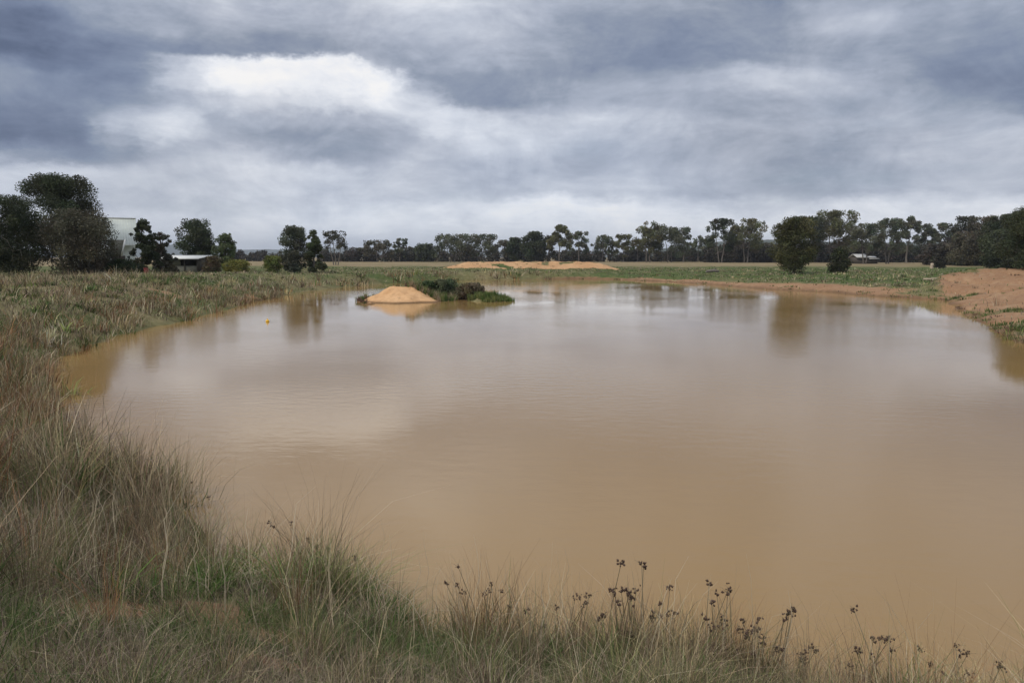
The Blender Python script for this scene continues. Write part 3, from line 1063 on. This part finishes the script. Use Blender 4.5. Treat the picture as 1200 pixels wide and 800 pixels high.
boxes('verandah_post', [(vx - .07, vx + .07, -6.07, -5.93, -0.2, zt - 1.75)], M_white, house)

# shed ------------------------------------------------------------------
SY = 82.0
sx0, sx1 = px_depth(192, 305, SY)[0], px_depth(239, 305, SY)[0]
gz_ = float(hgt(np.array([(sx0 + sx1) / 2]), np.array([SY]))[0])
zr = px_depth(215, 299.5, SY)[2] - gz_
shed = empty('shed', ((sx0 + sx1) / 2, SY, gz_), 'low dark open shed with a white roof under the round dark green tree', 'shed')
w = (sx1 - sx0) / 2
boxes('wall', [(-w + .1, w - .1, 1.5, 1.6, -.1, zr - .35), (-w + .1, -w + .2, -1.4, 1.5, -.1, zr - .35), (w - .2, w - .1, -1.4, 1.5, -.1, zr - .35)], M_darkwall, shed)
boxes('front_panel', [(-w + .2, w - .2, -1.42, -1.34, -.1, zr * .45), (-w + .2, w * .1, -1.42, -1.34, zr * .45, zr - .36)], M_greywall, shed)
for k in range(4):
    x = -w + .15 + k * (2 * w - .3) / 3
    boxes('post', [(x - .05, x + .05, -1.52, -1.42, -.1, zr - .32)], M_darkwall, shed)
V, F = slab([[(-w - .2, -1.8, zr - .32), (w + .2, -1.8, zr - .32), (w + .2, 2.0, zr + .05), (-w - .2, 2.0, zr + .05)]], 0.07)
mesh_obj('roof', V, F, M_white, shed)
boxes('gutter', [(-w - .2, w + .2, -1.92, -1.81, zr - .44, zr - .32)], M_white, shed)

# far white farm building ----------------------------------------------
BY = 222.0
bx0, bx1 = px_depth(1001, 300, BY)[0], px_depth(1025, 300, BY)[0]
gz_ = float(hgt(np.array([(bx0 + bx1) / 2]), np.array([BY]))[0])
fb = empty('farm_building', ((bx0 + bx1) / 2, BY, gz_), 'distant low white roofed building under the gums, right of the small round bush', 'building')
w = (bx1 - bx0) / 2
zr = px_depth(1012, 297.6, BY)[2] - gz_
boxes('wall', [(-w, w, -2, 3, -.1, zr - 1.1)], M_darkwall, fb)
V, F = slab([[(-w - .3, -2.5, zr - 1.1), (w * .1, -2.5, zr - 1.1), (w * .1, .5, zr), (-w - .3, .5, zr)], [(-w - .3, 3.5, zr - 1.1), (w * .1, 3.5, zr - 1.1), (w * .1, .51, zr), (-w - .3, .51, zr)],
             [(w * .12, -2.5, zr - 1.5), (w + .3, -2.5, zr - 1.5), (w + .3, .5, zr - .7), (w * .12, .5, zr - .7)]], 0.1)
mesh_obj('roof', V, F, simple('old_roof_iron', (0.50, 0.50, 0.48), 0.55, 0.2, 1.2), fb)
for k in range(3):
    x = -w + 1.2 + k * 2.6
    boxes('window', [(x, x + .9, -2.06, -2.0, .9, 1.6)], M_glass, fb)


# small things -------------------------------------------------------------
def lathe(prof, sides=20):
    V, F = [], []
    th = np.linspace(0, 2 * np.pi, sides, endpoint=False)
    for (r, z) in prof:
        V += [(r * math.cos(a), r * math.sin(a), z) for a in th]
    for i in range(len(prof) - 1):
        for j in range(sides):
            j2 = (j + 1) % sides
            F.append((i * sides + j, i * sides + j2, (i + 1) * sides + j2, (i + 1) * sides + j))
    return np.array(V), np.array(F)


c_ = px_plane(313.5, 377)
buoy = empty('buoy', (c_[0], c_[1], 0.0), 'small yellow float on the water between the left bank and the island', 'buoy')
buoy.scale = (.45, .45, .45)
V, F = lathe([(0.001, -.12), (.12, -.1), (.19, 0), (.20, .08), (.17, .17), (.09, .24), (.05, .26), (.001, .26)])
mesh_obj('body', V, F, M_yellow, buoy, smooth=True)
V, F = lathe([(0.001, .25), (.04, .25), (.04, .33), (.06, .36), (.04, .39), (.001, .40)], 12)
mesh_obj('top_ring', V, F, M_yellow, buoy, smooth=True)

c_ = px_depth(179, 324, 58)
dz_ = float(hgt(np.array([c_[0]]), np.array([58.0]))[0])
drum = empty('drum', (c_[0], 57, dz_), 'small dark red drum in the grass below the spiky trees', 'drum')
drum.scale = (.7, .7, .75)
V, F = lathe([(0.001, 0), (.24, 0), (.25, .02), (.24, .05), (.24, .28), (.255, .30), (.24, .32), (.24, .58), (.255, .60), (.24, .62), (.24, .84), (.25, .86), (.24, .88), (.22, .86), (.001, .86)], 24)
mesh_obj('shell', V, F, M_red, drum, smooth=True)
V, F = lathe([(0.001, .86), (.04, .86), (.04, .90), (.001, .90)], 12)
V = V + np.array([.12, 0, 0])
mesh_obj('cap', V, F, M_darkwall, drum)

# log in the paddock and pale stump by a dark bush
c_ = px_depth(835, 320, 100)
lz = float(hgt(np.array([c_[0]]), np.array([100.0]))[0])
lv, lf_ = [], []
tube(lv, lf_, [(-1.1, 0, .02), (-.8, .02, .2), (0, .1, .26), (.8, .05, .22), (1.0, .05, .12)], [.05, .2, .24, .2, .06], 10)
tube(lv, lf_, [(.2, .1, .3), (.45, .1, .6), (.55, .1, .8)], [.1, .07, .03], 7)
lo = mesh_obj('log', np.concatenate(lv), np.concatenate(lf_), M_bark, smooth=True)
lo.location = (c_[0], 100, lz)
tag(lo, 'short dark log lying on the green paddock left of the lone olive tree', 'log')
make_tree('shrub', 'small dark bush beside a pale stump on the paddock, right of the distant white roof', 'bush', 1101, 120, 300, 14, 'dense', (0.05, 0.045, 0.03), 28, cb=0.02)
c_ = px_depth(1092, 312, 119)
lz = float(hgt(np.array([c_[0]]), np.array([119.0]))[0])
V, F = lathe([(0.001, -.1), (.6, -.1), (.48, .15), (.40, .5), (.36, 1.0), (.40, 1.5), (.30, 1.62), (.001, 1.5)], 12)
V = V * np.array([.7, .6, .62]) + (np.sin(V[:, [2, 0, 1]] * 9) * 0.05)
st = mesh_obj('tree_stump', V, F, M_pale, smooth=True)
st.location = (c_[0], 119, lz)
tag(st, 'pale broken tree stump beside the small dark bush at right', 'stump')
# pale pole lying along the foot of the right bank
pa, pb = px_depth(1082, 338.5, 66), px_depth(1124, 339.5, 62)
for q in (pa, pb):
    q[2] = float(hgt(np.array([q[0]]), np.array([q[1]]))[0]) + 0.12
lv, lf_ = [], []
mid_ = (pa + pb) / 2
mid_[2] = float(hgt(np.array([mid_[0]]), np.array([mid_[1]]))[0]) + 0.14
tube(lv, lf_, [(pa - mid_), (0, 0, 0), (pb - mid_)], [.11, .10, .08], 10)
po = mesh_obj('fallen_pole', np.concatenate(lv), np.concatenate(lf_), M_pale, smooth=True)
po.location = mid_
tag(po, 'pale fallen pole lying where the green strip meets the bare right bank', 'pole')


# ------------------------------------------------------------------ grass
STRAW = np.array((0.46, 0.39, 0.25))
GREYB = np.array((0.33, 0.265, 0.20))
PURP = np.array((0.15, 0.10, 0.085))
GRN = np.array((0.075, 0.135, 0.036))
OLV = np.array((0.17, 0.20, 0.08))
REDB = np.array((0.27, 0.155, 0.09))
PALE = np.array((0.62, 0.53, 0.38))


def blades(rng, base, h, ang, lean, width, colr, segs=3):
    n = len(base)
    t = np.linspace(0, 1, segs + 1)
    dirv = np.stack([np.cos(ang), np.sin(ang), 0 * ang], 1)
    wa = rng.random(n) * np.pi
    wv_ = np.stack([np.cos(wa), np.sin(wa), 0 * wa], 1)
    P = base[:, None, :] + dirv[:, None, :] * (lean * h)[:, None, None] * (t ** 1.7)[None, :, None]
    up = h[:, None] * (t[None, :] * (1 - 0.35 * np.clip(lean, 0, 1.6)[:, None] * t[None, :] ** 2))
    P[:, :, 2] += up
    kink = rng.normal(size=(n, segs + 1, 2)) * (h * 0.035)[:, None, None] * t[None, :, None]
    P[:, :, :2] += kink
    wt = np.clip(1 - 0.85 * t ** 1.5, 0.12, 1)
    off = wv_[:, None, :] * (width[:, None] * wt[None, :] * 0.5)[:, :, None]
    V = np.stack([P - off, P + off], 2).reshape(n, -1, 3)
    k = 2 * (segs + 1)
    f = np.array([[2 * i, 2 * i + 1, 2 * i + 3, 2 * i + 2] for i in range(segs)])
    F = (np.arange(n) * k)[:, None, None] + f[None]
    C = np.repeat(colr[:, None, :], k, 1)
    return V.reshape(-1, 3), F.reshape(-1, 4), C.reshape(-1, 3)


class Pool:
    def __init__(self):
        self.V, self.F, self.C, self.n = [], [], [], 0

    def add(self, V, F, C):
        self.V.append(V)
        self.F.append(F + self.n)
        self.C.append(C)
        self.n += len(V)

    def build(self, name, label, cat='grass'):
        o = mesh_obj(name, np.concatenate(self.V), np.concatenate(self.F), M_grass, colors=np.concatenate(self.C))
        return tag(o, label, cat, kind='stuff')


rng = np.random.default_rng(4)


def scatter(rng, r0, r1, dens, a0=-50, a1=50):
    area = (r1 * r1 - r0 * r0) * R(a1 - a0) / 2
    n = int(area * dens)
    r = np.sqrt(rng.uniform(r0 * r0, r1 * r1, n))
    a = np.radians(rng.uniform(a0, a1, n))
    return r * np.sin(a), r * np.cos(a)


def land(x, y, dmin=-0.25):
    z, d, rt, mh = hgt(x, y, True)
    bare, lush, wet = masks(x, y, d, rt, mh)
    return z, d, bare, lush, rt


def palette(rng, x, y, n):
    """patch-wise choice of grass kind: 0 green 1 olive 2 straw 3 grey brown 4 purple brown 5 red brown"""
    a = fbm(x * 0.55, y * 0.55, 201)
    bq = fbm(x * 0.8, y * 0.8, 207)
    w = np.stack([np.clip((a - 0.40) * 14, 0.12, 4.0), np.clip((a - 0.38) * 6, 0.25, 1.6), 0.55 + 0 * a, 0.9 + 0 * a,
                  np.clip((0.55 - a) * 7, 0.10, 1.6), np.clip((bq - 0.54) * 8, 0.02, 1.2)], 1)
    leftred = np.exp(-(((x + 9.5) / 3.0) ** 2 + ((y - 15.0) / 5.5) ** 2))
    w[:, 5] += leftred * 2.2
    w[:, 3] += leftred
    far = sst(np.hypot(x, y), 45, 60)
    w[:, 4] *= 1 - 0.8 * far
    w[:, 3] *= 1 - 0.5 * far
    w[:, 5] *= 1 - 0.9 * far
    w[:, 1] += far * 0.8
    close = 1 - sst(np.hypot(x, y), 3.6, 5.0)
    w[:, 0] += close * 0.5
    w[:, 1] += close * 0.4
    w[:, 4] *= 1 - 0.2 * close
    w[:, 2] += close * 0.5
    w /= w.sum(1)[:, None]
    c = (w.cumsum(1) < rng.random(len(x))[:, None]).sum(1)
    return np.clip(c, 0, 5)


PAL = np.stack([GRN, OLV, STRAW, GREYB, PURP, REDB]) * np.array([1.03, 1.0, 0.86])


def tussocks(pool, rng, r0, r1, dens, nb, width, hs=1.0, rad=0.10, pb=0.75):
    x, y = scatter(rng, r0, r1, dens)
    z, d, bare, lush, rt = land(x, y)
    clump = fbm(x * 0.9, y * 0.9, 303)
    pr = np.where(d > 0.0, 1.0, np.where(d > -0.35, 0.35, 0)) * (1 - np.clip(bare * 1.15, 0, 1) * np.where(d < 1.3, 0.15, pb)) * np.clip(np.maximum((clump - 0.38) * 6.0, 0.75 * ((d < 0.9) & (np.hypot(x, y) < 16))), 0.07, 1)
    pr = pr * np.where(rt > 0.5, 0.10, 1)
    k = rng.random(len(x)) < pr
    x, y, z, d, lush = x[k], y[k], z[k], d[k], lush[k]
    kind = palette(rng, x, y, len(x))
    rr0 = np.hypot(x, y)
    big = fbm(x * 0.4 + 5, y * 0.4, 310)
    H = np.array([0.30, 0.36, 0.55, 0.60, 0.46, 0.66])[kind] * (0.6 + 0.9 * big) * (0.7 + 0.6 * rng.random(len(x))) * hs
    fr = (d < 2.5) & (rr0 > 50) & (x < 6)
    H = np.where(fr, 0.75, H) * np.where((rr0 > 60) & ~fr, 0.5, 1.0)
    kind = np.where(fr & (rng.random(len(x)) < .8), rng.choice([3, 4, 5, 2], len(x)), kind)
    fl = (d < 1.8 + 1.5 * vnoise(x * .3, y * .3, 5)) & (rr0 > 14) & (rr0 <= 62) & (x < 0)
    H = np.where(fl, 0.45 + 0.35 * rng.random(len(x)), H)
    kind = np.where(fl & (rng.random(len(x)) < .85), rng.choice([5, 5, 4, 3, 3, 2], len(x)), kind)
    H = H * np.where((d < 2.2) & (d > -0.4) & (rr0 <= 14), 1.15, 1.0)
    rr = np.hypot(x, y)
    H = H * (0.55 + 0.9 * fbm(x * 1.6, y * 1.6, 319, 2))
    H = H * np.where(rr < 4.4, 0.88, 1.0)
    H = np.where(rr < 3.0, np.minimum(H, 0.34 + 0.18 * rng.random(len(x))), H)
    ti = np.repeat(np.arange(len(x)), nb)
    n = len(ti)
    oa = rng.random(n) * 2 * np.pi
    orr = np.abs(rng.normal(size=n)) * rad * (0.6 + H[ti])
    base = np.stack([x[ti] + orr * np.cos(oa), y[ti] + orr * np.sin(oa), np.maximum(z[ti], -0.05) - 0.03], 1)
    h = H[ti] * (0.35 + 0.75 * rng.random(n) ** 0.8)
    tl = rng.random(len(x)) * 2 * np.pi
    la = oa + rng.normal(size=n) * 0.5
    wind = 0.16
    lean = np.abs(rng.normal(size=n)) * 0.42 + 0.05 + wind * rng.random(n)
    lean *= np.array([1.3, 1.2, 0.9, 0.85, 1.2, 0.7])[kind[ti]]
    # broken, strongly bent stalks
    br = rng.random(n) < 0.11
    lean = np.where(br, lean + 0.8, lean)
    c = PAL[kind[ti]]
    mixd = rng.random(n)
    oth = PAL[rng.integers(0, 5, n)]
    tb = np.exp(rng.normal(size=len(x)) * 0.38 - 0.08)
    c = np.where((mixd < 0.15)[:, None], oth, c) * (0.55 + 0.9 * rng.random(n) ** 1.3)[:, None] * tb[ti][:, None] * (1 + rng.normal(size=(n, 3)) * 0.05)
    pale = rng.random(n) < 0.07 * (0.3 + 2.2 * (fbm(x * 0.9, y * 0.9, 411)[ti] > 0.5))
    c = np.where(pale[:, None], PALE * (0.8 + 0.4 * rng.random(n))[:, None], c)
    w_ = width * (0.5 + 1.1 * rng.random(n) ** 2) * np.array([1.5, 1.4, 1.0, .9, .9, 1.0])[kind[ti]]
    pool.add(*blades(rng, base, h, la, lean, w_, np.clip(c, .01, .9), 3))


def carpet(pool, rng, r0, r1, dens, width, h0, h1):
    x, y = scatter(rng, r0, r1, dens)
    z, d, bare, lush, rt = land(x, y)
    k = (d > 0.05) & (rng.random(len(x)) > bare * 0.93)
    x, y, z, lush = x[k], y[k], z[k], lush[k]
    n = len(x)
    a = fbm(x * 0.7, y * 0.7, 201)
    g = rng.random(n) < np.clip((a - 0.34) * 4.0 + (lush - .5) * 0.8 + 0.02 * (r1 < 6), 0.15, 0.80)
    c = np.where(g[:, None], np.where((rng.random(n) < .5)[:, None], GRN, OLV), np.where((rng.random(n) < .75)[:, None], np.where((rng.random(n) < .35)[:, None], STRAW, GREYB), PURP))
    c = c * (0.7 + 0.6 * rng.random(n))[:, None]
    h = rng.uniform(h0, h1, n)
    base = np.stack([x, y, z - 0.01], 1)
    pool.add(*blades(rng, base, h, rng.random(n) * 6.28, rng.random(n) * 1.2, width * (0.6 + .8 * rng.random(n)), c, 2))


pg = Pool()
tussocks(pg, rng, 1.3, 4.2, 44, 80, 0.0030, 0.95, 0.055)
tussocks(pg, rng, 4.2, 8.0, 24, 84, 0.0040, 1.0, 0.065)
carpet(pg, rng, 1.3, 5.0, 3600, 0.0035, 0.06, 0.26)
carpet(pg, rng, 5.0, 9.0, 1300, 0.006, 0.06, 0.26)
pg.build('bank_grass', 'tangled dry and green grass on the near bank in the foreground')
pg = Pool()
tussocks(pg, rng, 8.0, 16.0, 12, 60, 0.0085, 1.0, 0.09)
tussocks(pg, rng, 16.0, 30.0, 8.0, 34, 0.016, 1.05, 0.16)
carpet(pg, rng, 9.0, 18.0, 260, 0.014, 0.08, 0.26)
carpet(pg, rng, 18.0, 34.0, 80, 0.026, 0.1, 0.28)
tussocks(pg, rng, 30.0, 60.0, 4.6, 22, 0.030, 1.0, 0.22)
carpet(pg, rng, 34.0, 70.0, 16, 0.05, 0.1, 0.32)
pg.build('bank_grass', 'brown and green rough grass clothing the long left bank')
pg = Pool()
tussocks(pg, rng, 60.0, 125.0, 1.3, 14, 0.070, 0.9, 0.32)
carpet(pg, rng, 70.0, 140.0, 2.2, 0.10, 0.1, 0.35)
pg.build('paddock_grass', 'tufts of straw and green grass on the paddock beyond the water')

# island growth
rng = np.random.default_rng(9)
pg = Pool()
n = 3600
x = rng.uniform(-15, 1.5, n)
y = rng.uniform(43, 56, n)
z = island_h(x, y)
c0 = px_plane(531, 352)[0]
sx = x + 0.25 * (y - 48)
ok = ((z > -0.10) & (np.where(y < 49.6, x > px_plane(524, 352)[0] + 0.35 * (50.5 - y) * 0.3, sx > c0)) & (rng.random(n) < 0.85)) | ((z > -0.08) & (z < 0.30) & (x < px_plane(438, 355)[0]) & (rng.random(n) < .25)) | ((z > -0.05) & (x > px_plane(492, 345)[0]) & (y > 50.2 - 0.35 * (x - px_plane(492, 345)[0])))
x, y, z, sx = x[ok], y[ok], z[ok], sx[ok]
nb = 30
ti = np.repeat(np.arange(len(x)), nb)
n = len(ti)
oa = rng.random(n) * 6.28
kind = np.where(x > px_plane(545, 352)[0], rng.choice([0, 0, 1, 1], len(x)), rng.choice([0, 1, 1, 3, 3, 4], len(x)))
kind = np.where((x < px_plane(475, 352)[0]), rng.choice([0, 4, 1], len(x)), kind)
H = np.where(x > px_plane(552, 352)[0], 0.42, 0.62) * (0.5 + 0.8 * rng.random(len(x)))
H = np.where(x < px_plane(452, 352)[0], 0.36 * (0.4 + rng.random(len(x))), H)
base = np.stack([x[ti] + np.cos(oa) * 0.18 * rng.random(n), y[ti] + np.sin(oa) * .18 * rng.random(n), np.maximum(z[ti], -.02) - .02], 1)
c = PAL[kind[ti]] * (0.8 + 0.6 * rng.random(n))[:, None]
pg.add(*blades(rng, base, H[ti] * (0.4 + .7 * rng.random(n)), oa, np.abs(rng.normal(size=n)) * .35, 0.032 * (0.6 + rng.random(n)), c, 3))
pg.build('island_reeds', 'dark green and brown reeds growing on the island')

# a few low bushes on the island
for i, (u, v, Y, wp, cl, lab) in enumerate([
        (500, 329, 52.4, 24, (0.07, 0.105, 0.04), 'dark green low bush right behind the bare peak of the island'),
        (522, 327, 52.6, 40, (0.12, 0.14, 0.07), 'greyish bush in the middle of the island'),
        (552, 331, 51.6, 36, (0.19, 0.155, 0.095), 'brownish bush on the right half of the island')]):
    tp = px_depth(u, v, Y)
    zi = float(island_h(np.array([tp[0]]), np.array([Y]))[0])
    make_tree('shrub', lab, 'bush', u, Y, v, wp, 'dense', cl, 60 + i, 'bushes on the island', cb=0.0, zbase=max(zi, 0.02), leaf=0.055, nl=16000)

# weeds on the raw right bank
rng = np.random.default_rng(19)
pg = Pool()
n = 9000
x = rng.uniform(14, 52, n)
y = rng.uniform(20, 66, n)
z, d, bare, lush, rt = land(x, y)
pt = fbm(x * 0.16, y * 0.16, 77)
ok = (d > 0.0) & (rt > 0.3) & ((pt > 0.57) | ((d < 0.5) & (rng.random(n) < .25)) | (rng.random(n) < 0.03))
x, y, z, pt, d = x[ok], y[ok], z[ok], pt[ok], d[ok]
nb = 26
ti = np.repeat(np.arange(len(x)), nb)
n = len(ti)
oa = rng.random(n) * 6.28
c = PAL[rng.choice([0, 0, 1, 1, 3, 4], len(x))[ti]] * (0.6 + 0.7 * rng.random(n))[:, None]
base = np.stack([x[ti] + np.cos(oa) * .3 * rng.random(n), y[ti] + np.sin(oa) * .3 * rng.random(n), z[ti] - .02], 1)
H = 0.12 + 0.18 * rng.random(len(x))
pg.add(*blades(rng, base, H[ti] * (0.5 + .6 * rng.random(n)), oa, rng.random(n), 0.03 * (0.6 + rng.random(n)), c, 2))
pg.build('bank_weeds', 'low grey green weeds patching the bare orange bank', 'weeds')

# ------------------------------------------------------------------ sedge clumps with dark seed heads
OCT_V = np.array([(1, 0, 0), (-1, 0, 0), (0, 1, 0), (0, -1, 0), (0, 0, 1.6), (0, 0, -1.0)], float)
OCT_F = np.array([(0, 2, 4), (2, 1, 4), (1, 3, 4), (3, 0, 4), (2, 0, 5), (1, 2, 5), (3, 1, 5), (0, 3, 5)])


def sedge(label, base_u, Y, heads, nstem=90, spread=0.16, hmul=1.0, seed=0, bcol=None, hs=1.0):
    rng = np.random.default_rng(seed)
    bx_ = px_depth(base_u, 700, Y)[0]
    bz = max(float(hgt(np.array([bx_]), np.array([Y]))[0]), -0.05)
    root = empty('sedge_clump', (bx_, Y, bz), label, 'sedge', 'sedge clumps with dark seed heads along the near edge')
    O = np.array([bx_, Y, bz])
    for (u, v) in heads:
        Vs, Fs, HV, HF = [], [], [], []
        hn = 0
        Yh = Y + rng.uniform(-0.18, 0.22)
        H = px_depth(u, v, Yh) - O
        bs = np.array([rng.normal() * spread * .5, rng.normal() * spread * .5, -0.03])
        bs[0] += (H[0] - bs[0]) * 0.35
        mid = bs * .45 + H * .55 + np.array([0, 0, 0.04 * H[2]])
        mid[:2] -= (H - bs)[:2] * 0.10
        tube(Vs, Fs, [bs, bs * .7 + mid * .3, mid, mid * .4 + H * .6, H], [.0038, .0034, .0030, .0026, .002], 4)
        for k in range(rng.integers(6, 12)):
            p_ = H + rng.normal(size=3) * 0.012 * hs + np.array([0, 0, .004])
            s = rng.uniform(.005, .0105) * hs
            a = rng.normal(size=3) * .6 + np.array([0, 0, 1])
            a /= np.linalg.norm(a)
            b1 = np.cross(a, [1, .2, 0])
            b1 /= np.linalg.norm(b1)
            b2 = np.cross(a, b1)
            HV.append(p_ + s * (OCT_V[:, :1] * b1 + OCT_V[:, 1:2] * b2 + OCT_V[:, 2:] * a))
            HF.append(OCT_F + hn)
            hn += 6
        for k in range(2):
            e = H + np.array([rng.normal() * .04, rng.normal() * .04, rng.uniform(.0, .05)])
            tube(Vs, Fs, [H, (H + e) / 2 + np.array([0, 0, .008]), e], [.0015, .0012, .0005], 3)
        stm = mesh_obj('flowering_stem', np.concatenate(Vs), np.concatenate(Fs), M_stem, root)
        mesh_obj('seed_head', np.concatenate(HV), np.concatenate(HF), M_head, stm, nv=3)
    n = nstem * 2
    oa = rng.random(n) * 6.28
    rr = np.abs(rng.normal(size=n)) * spread
    base = np.stack([rr * np.cos(oa), rr * np.sin(oa), 0 * oa - .03], 1)
    c = PAL[rng.choice([2, 3, 3, 4, 5, 1] if bcol is None else bcol, n)] * (0.6 + .7 * rng.random(n))[:, None]
    hb = (0.28 + 0.30 * rng.random(n)) * hmul
    V, F, C = blades(rng, base, hb, oa + rng.normal(size=n) * .4, np.abs(rng.normal(size=n)) * .30 + .05, 0.0042 * (.6 + .8 * rng.random(n)), c, 3)
    mesh_obj('leaf_blades', V, F, M_grass, root, colors=C)
    return root


sedge('thin sedge with few small heads, leftmost of the clumps at the bottom centre', 575, 4.9,
      [(537, 664), (523, 684), (536, 686), (567, 696), (572, 692), (576, 685), (587, 693), (597, 711), (544, 694)], 60, .14, 0.85, 1, hs=.8)
sedge('sedge clump with two small groups of heads, just left of the highest heads', 668, 4.8,
      [(652, 713), (674, 701), (680, 700), (690, 698), (686, 706), (685, 708), (618, 716), (640, 734)], 90, .15, .95, 2)
sedge('tall sedge clump carrying the two highest dark heads on thin stalks', 735, 4.7,
      [(728, 659), (752, 661), (754, 664), (717, 693), (721, 696), (728, 692), (734, 693), (737, 697), (739, 701), (745, 692), (724, 706), (706, 721), (703, 724), (731, 741), (739, 745), (740, 753), (738, 755)], 110, .16, 1.0, 3, hs=1.15)
sedge('sedge clump with small brown heads between the tallest clump and the bluish leaved one', 782, 4.7,
      [(785, 689), (773, 708), (765, 718), (764, 725), (783, 720), (790, 718), (775, 755), (748, 768), (773, 722)], 100, .15, 1.0, 4)
sedge('sedge clump with dark heads at many heights, right of the centre', 838, 4.6,
      [(831, 683), (840, 696), (834, 706), (853, 688), (852, 694), (855, 693), (846, 724), (848, 730), (847, 735), (833, 735), (827, 724), (835, 758), (836, 763), (848, 762), (862, 765), (811, 755), (852, 772)], 130, .17, 1.0, 5, hs=1.15)
sedge('dense headed sedge clump left of the leaning pale stalk', 882, 4.55,
      [(870, 728), (867, 737), (874, 744), (876, 747), (880, 737), (885, 737), (888, 740), (889, 727), (894, 754), (884, 767), (873, 774), (862, 765), (879, 790)], 110, .16, .95, 6, hs=1.1)
sedge('sedge with a pale stalk leaning right over the water', 902, 4.5,
      [(929, 713), (930, 716), (925, 718), (923, 720), (918, 725), (894, 748), (910, 758), (917, 760), (913, 762)], 70, .15, .85, 7)
sedge('low sedge with two dark heads just right of the leaning pale stalk', 940, 4.45,
      [(952, 759), (955, 762), (941, 771), (942, 776), (939, 768), (943, 764)], 60, .14, .55, 8)
sedge('sedge clump with heads in a row on top, one lone high head left', 1038, 4.4,
      [(1001, 715), (1023, 751), (1032, 747), (1034, 750), (1041, 750), (1043, 748), (1003, 761), (1006, 764), (1019, 769), (1045, 763), (1079, 761), (995, 780)], 120, .20, .62, 9, [4, 4, 3, 5, 3])
sedge('rightmost brown sedge clump, low in the bottom right corner', 1120, 4.35,
      [(1091, 778), (1120, 758), (1126, 763), (1134, 766), (1171, 778), (1172, 783), (1135, 790), (1105, 790)], 120, .26, .60, 10, [4, 4, 3, 5, 3])
sedge('sedge with small brown heads at the edge of the left bank by the green tuft', 205, 8.8,
      [(188, 558), (205, 557), (224, 566), (245, 583), (155, 560), (178, 563), (196, 568), (212, 572)], 120, .30, 1.5, 11, [0, 1, 3, 1])
sedge('wispy sedge in the shallows beside a tiny islet of green', 378, 6.6,
      [(315, 612), (320, 616), (341, 613), (416, 653), (417, 657), (360, 632), (372, 640), (396, 648), (384, 644)], 70, .24, .55, 12, [0, 1, 3, 2])

# tall single pale stalks -------------------------------------------------
rng = np.random.default_rng(31)
pg = Pool()
spots = [(600 + rng.normal() * 80, rng.uniform(4.3, 5.4)) for _ in range(45)] + [(rng.uniform(80, 540), rng.uniform(4.0, 7.5)) for _ in range(110)] + \
        [(rng.uniform(760, 1180), rng.uniform(4.2, 4.9)) for _ in range(40)] + [(rng.uniform(0, 160), rng.uniform(5, 16)) for _ in range(110)]
bs, hh = [], []
for (u, Y) in spots:
    X = px_depth(u, 700, Y)[0]
    bs.append((X, Y))
bs = np.array(bs)
z, d, *_ = land(bs[:, 0], bs[:, 1])
k = d > -0.3
bs, z = bs[k], z[k]
n = len(bs)
pg.add(*blades(rng, np.stack([bs[:, 0], bs[:, 1], z - .02], 1), rng.uniform(.5, .98, n), rng.random(n) * 6.28, np.abs(rng.normal(size=n)) * .3, 0.0050 * (.7 + .6 * rng.random(n)) * (1 + np.hypot(bs[:, 0], bs[:, 1]) * .05),
                PALE * (0.75 + .4 * rng.random(n))[:, None], 5))
pg.build('dry_stalks', 'thin tall straw coloured stalks standing above the bank grass', 'stalks')

# ------------------------------------------------------------------ haze
m = bpy.data.materials.new('air')
m.use_nodes = True
m.node_tree.nodes.clear()
b = NB(m.node_tree)
out = b.n('ShaderNodeOutputMaterial')
pv = b.n('ShaderNodeVolumePrincipled')
pv.inputs['Color'].default_value = (0.80, 0.88, 1.0, 1)
pv.inputs['Density'].default_value = 0.00016
pv.inputs['Anisotropy'].default_value = 0.0
b.link(pv.outputs[0], out.inputs['Volume'])
V, F = box_mesh([(-7000, 7000, -7000, 7000, -3.0, 130.0)])
hz = mesh_obj('haze', V, F, m)
hz['kind'] = 'stuff'
hz['label'] = 'thin bluish haze over the distance'
hz['category'] = 'haze'
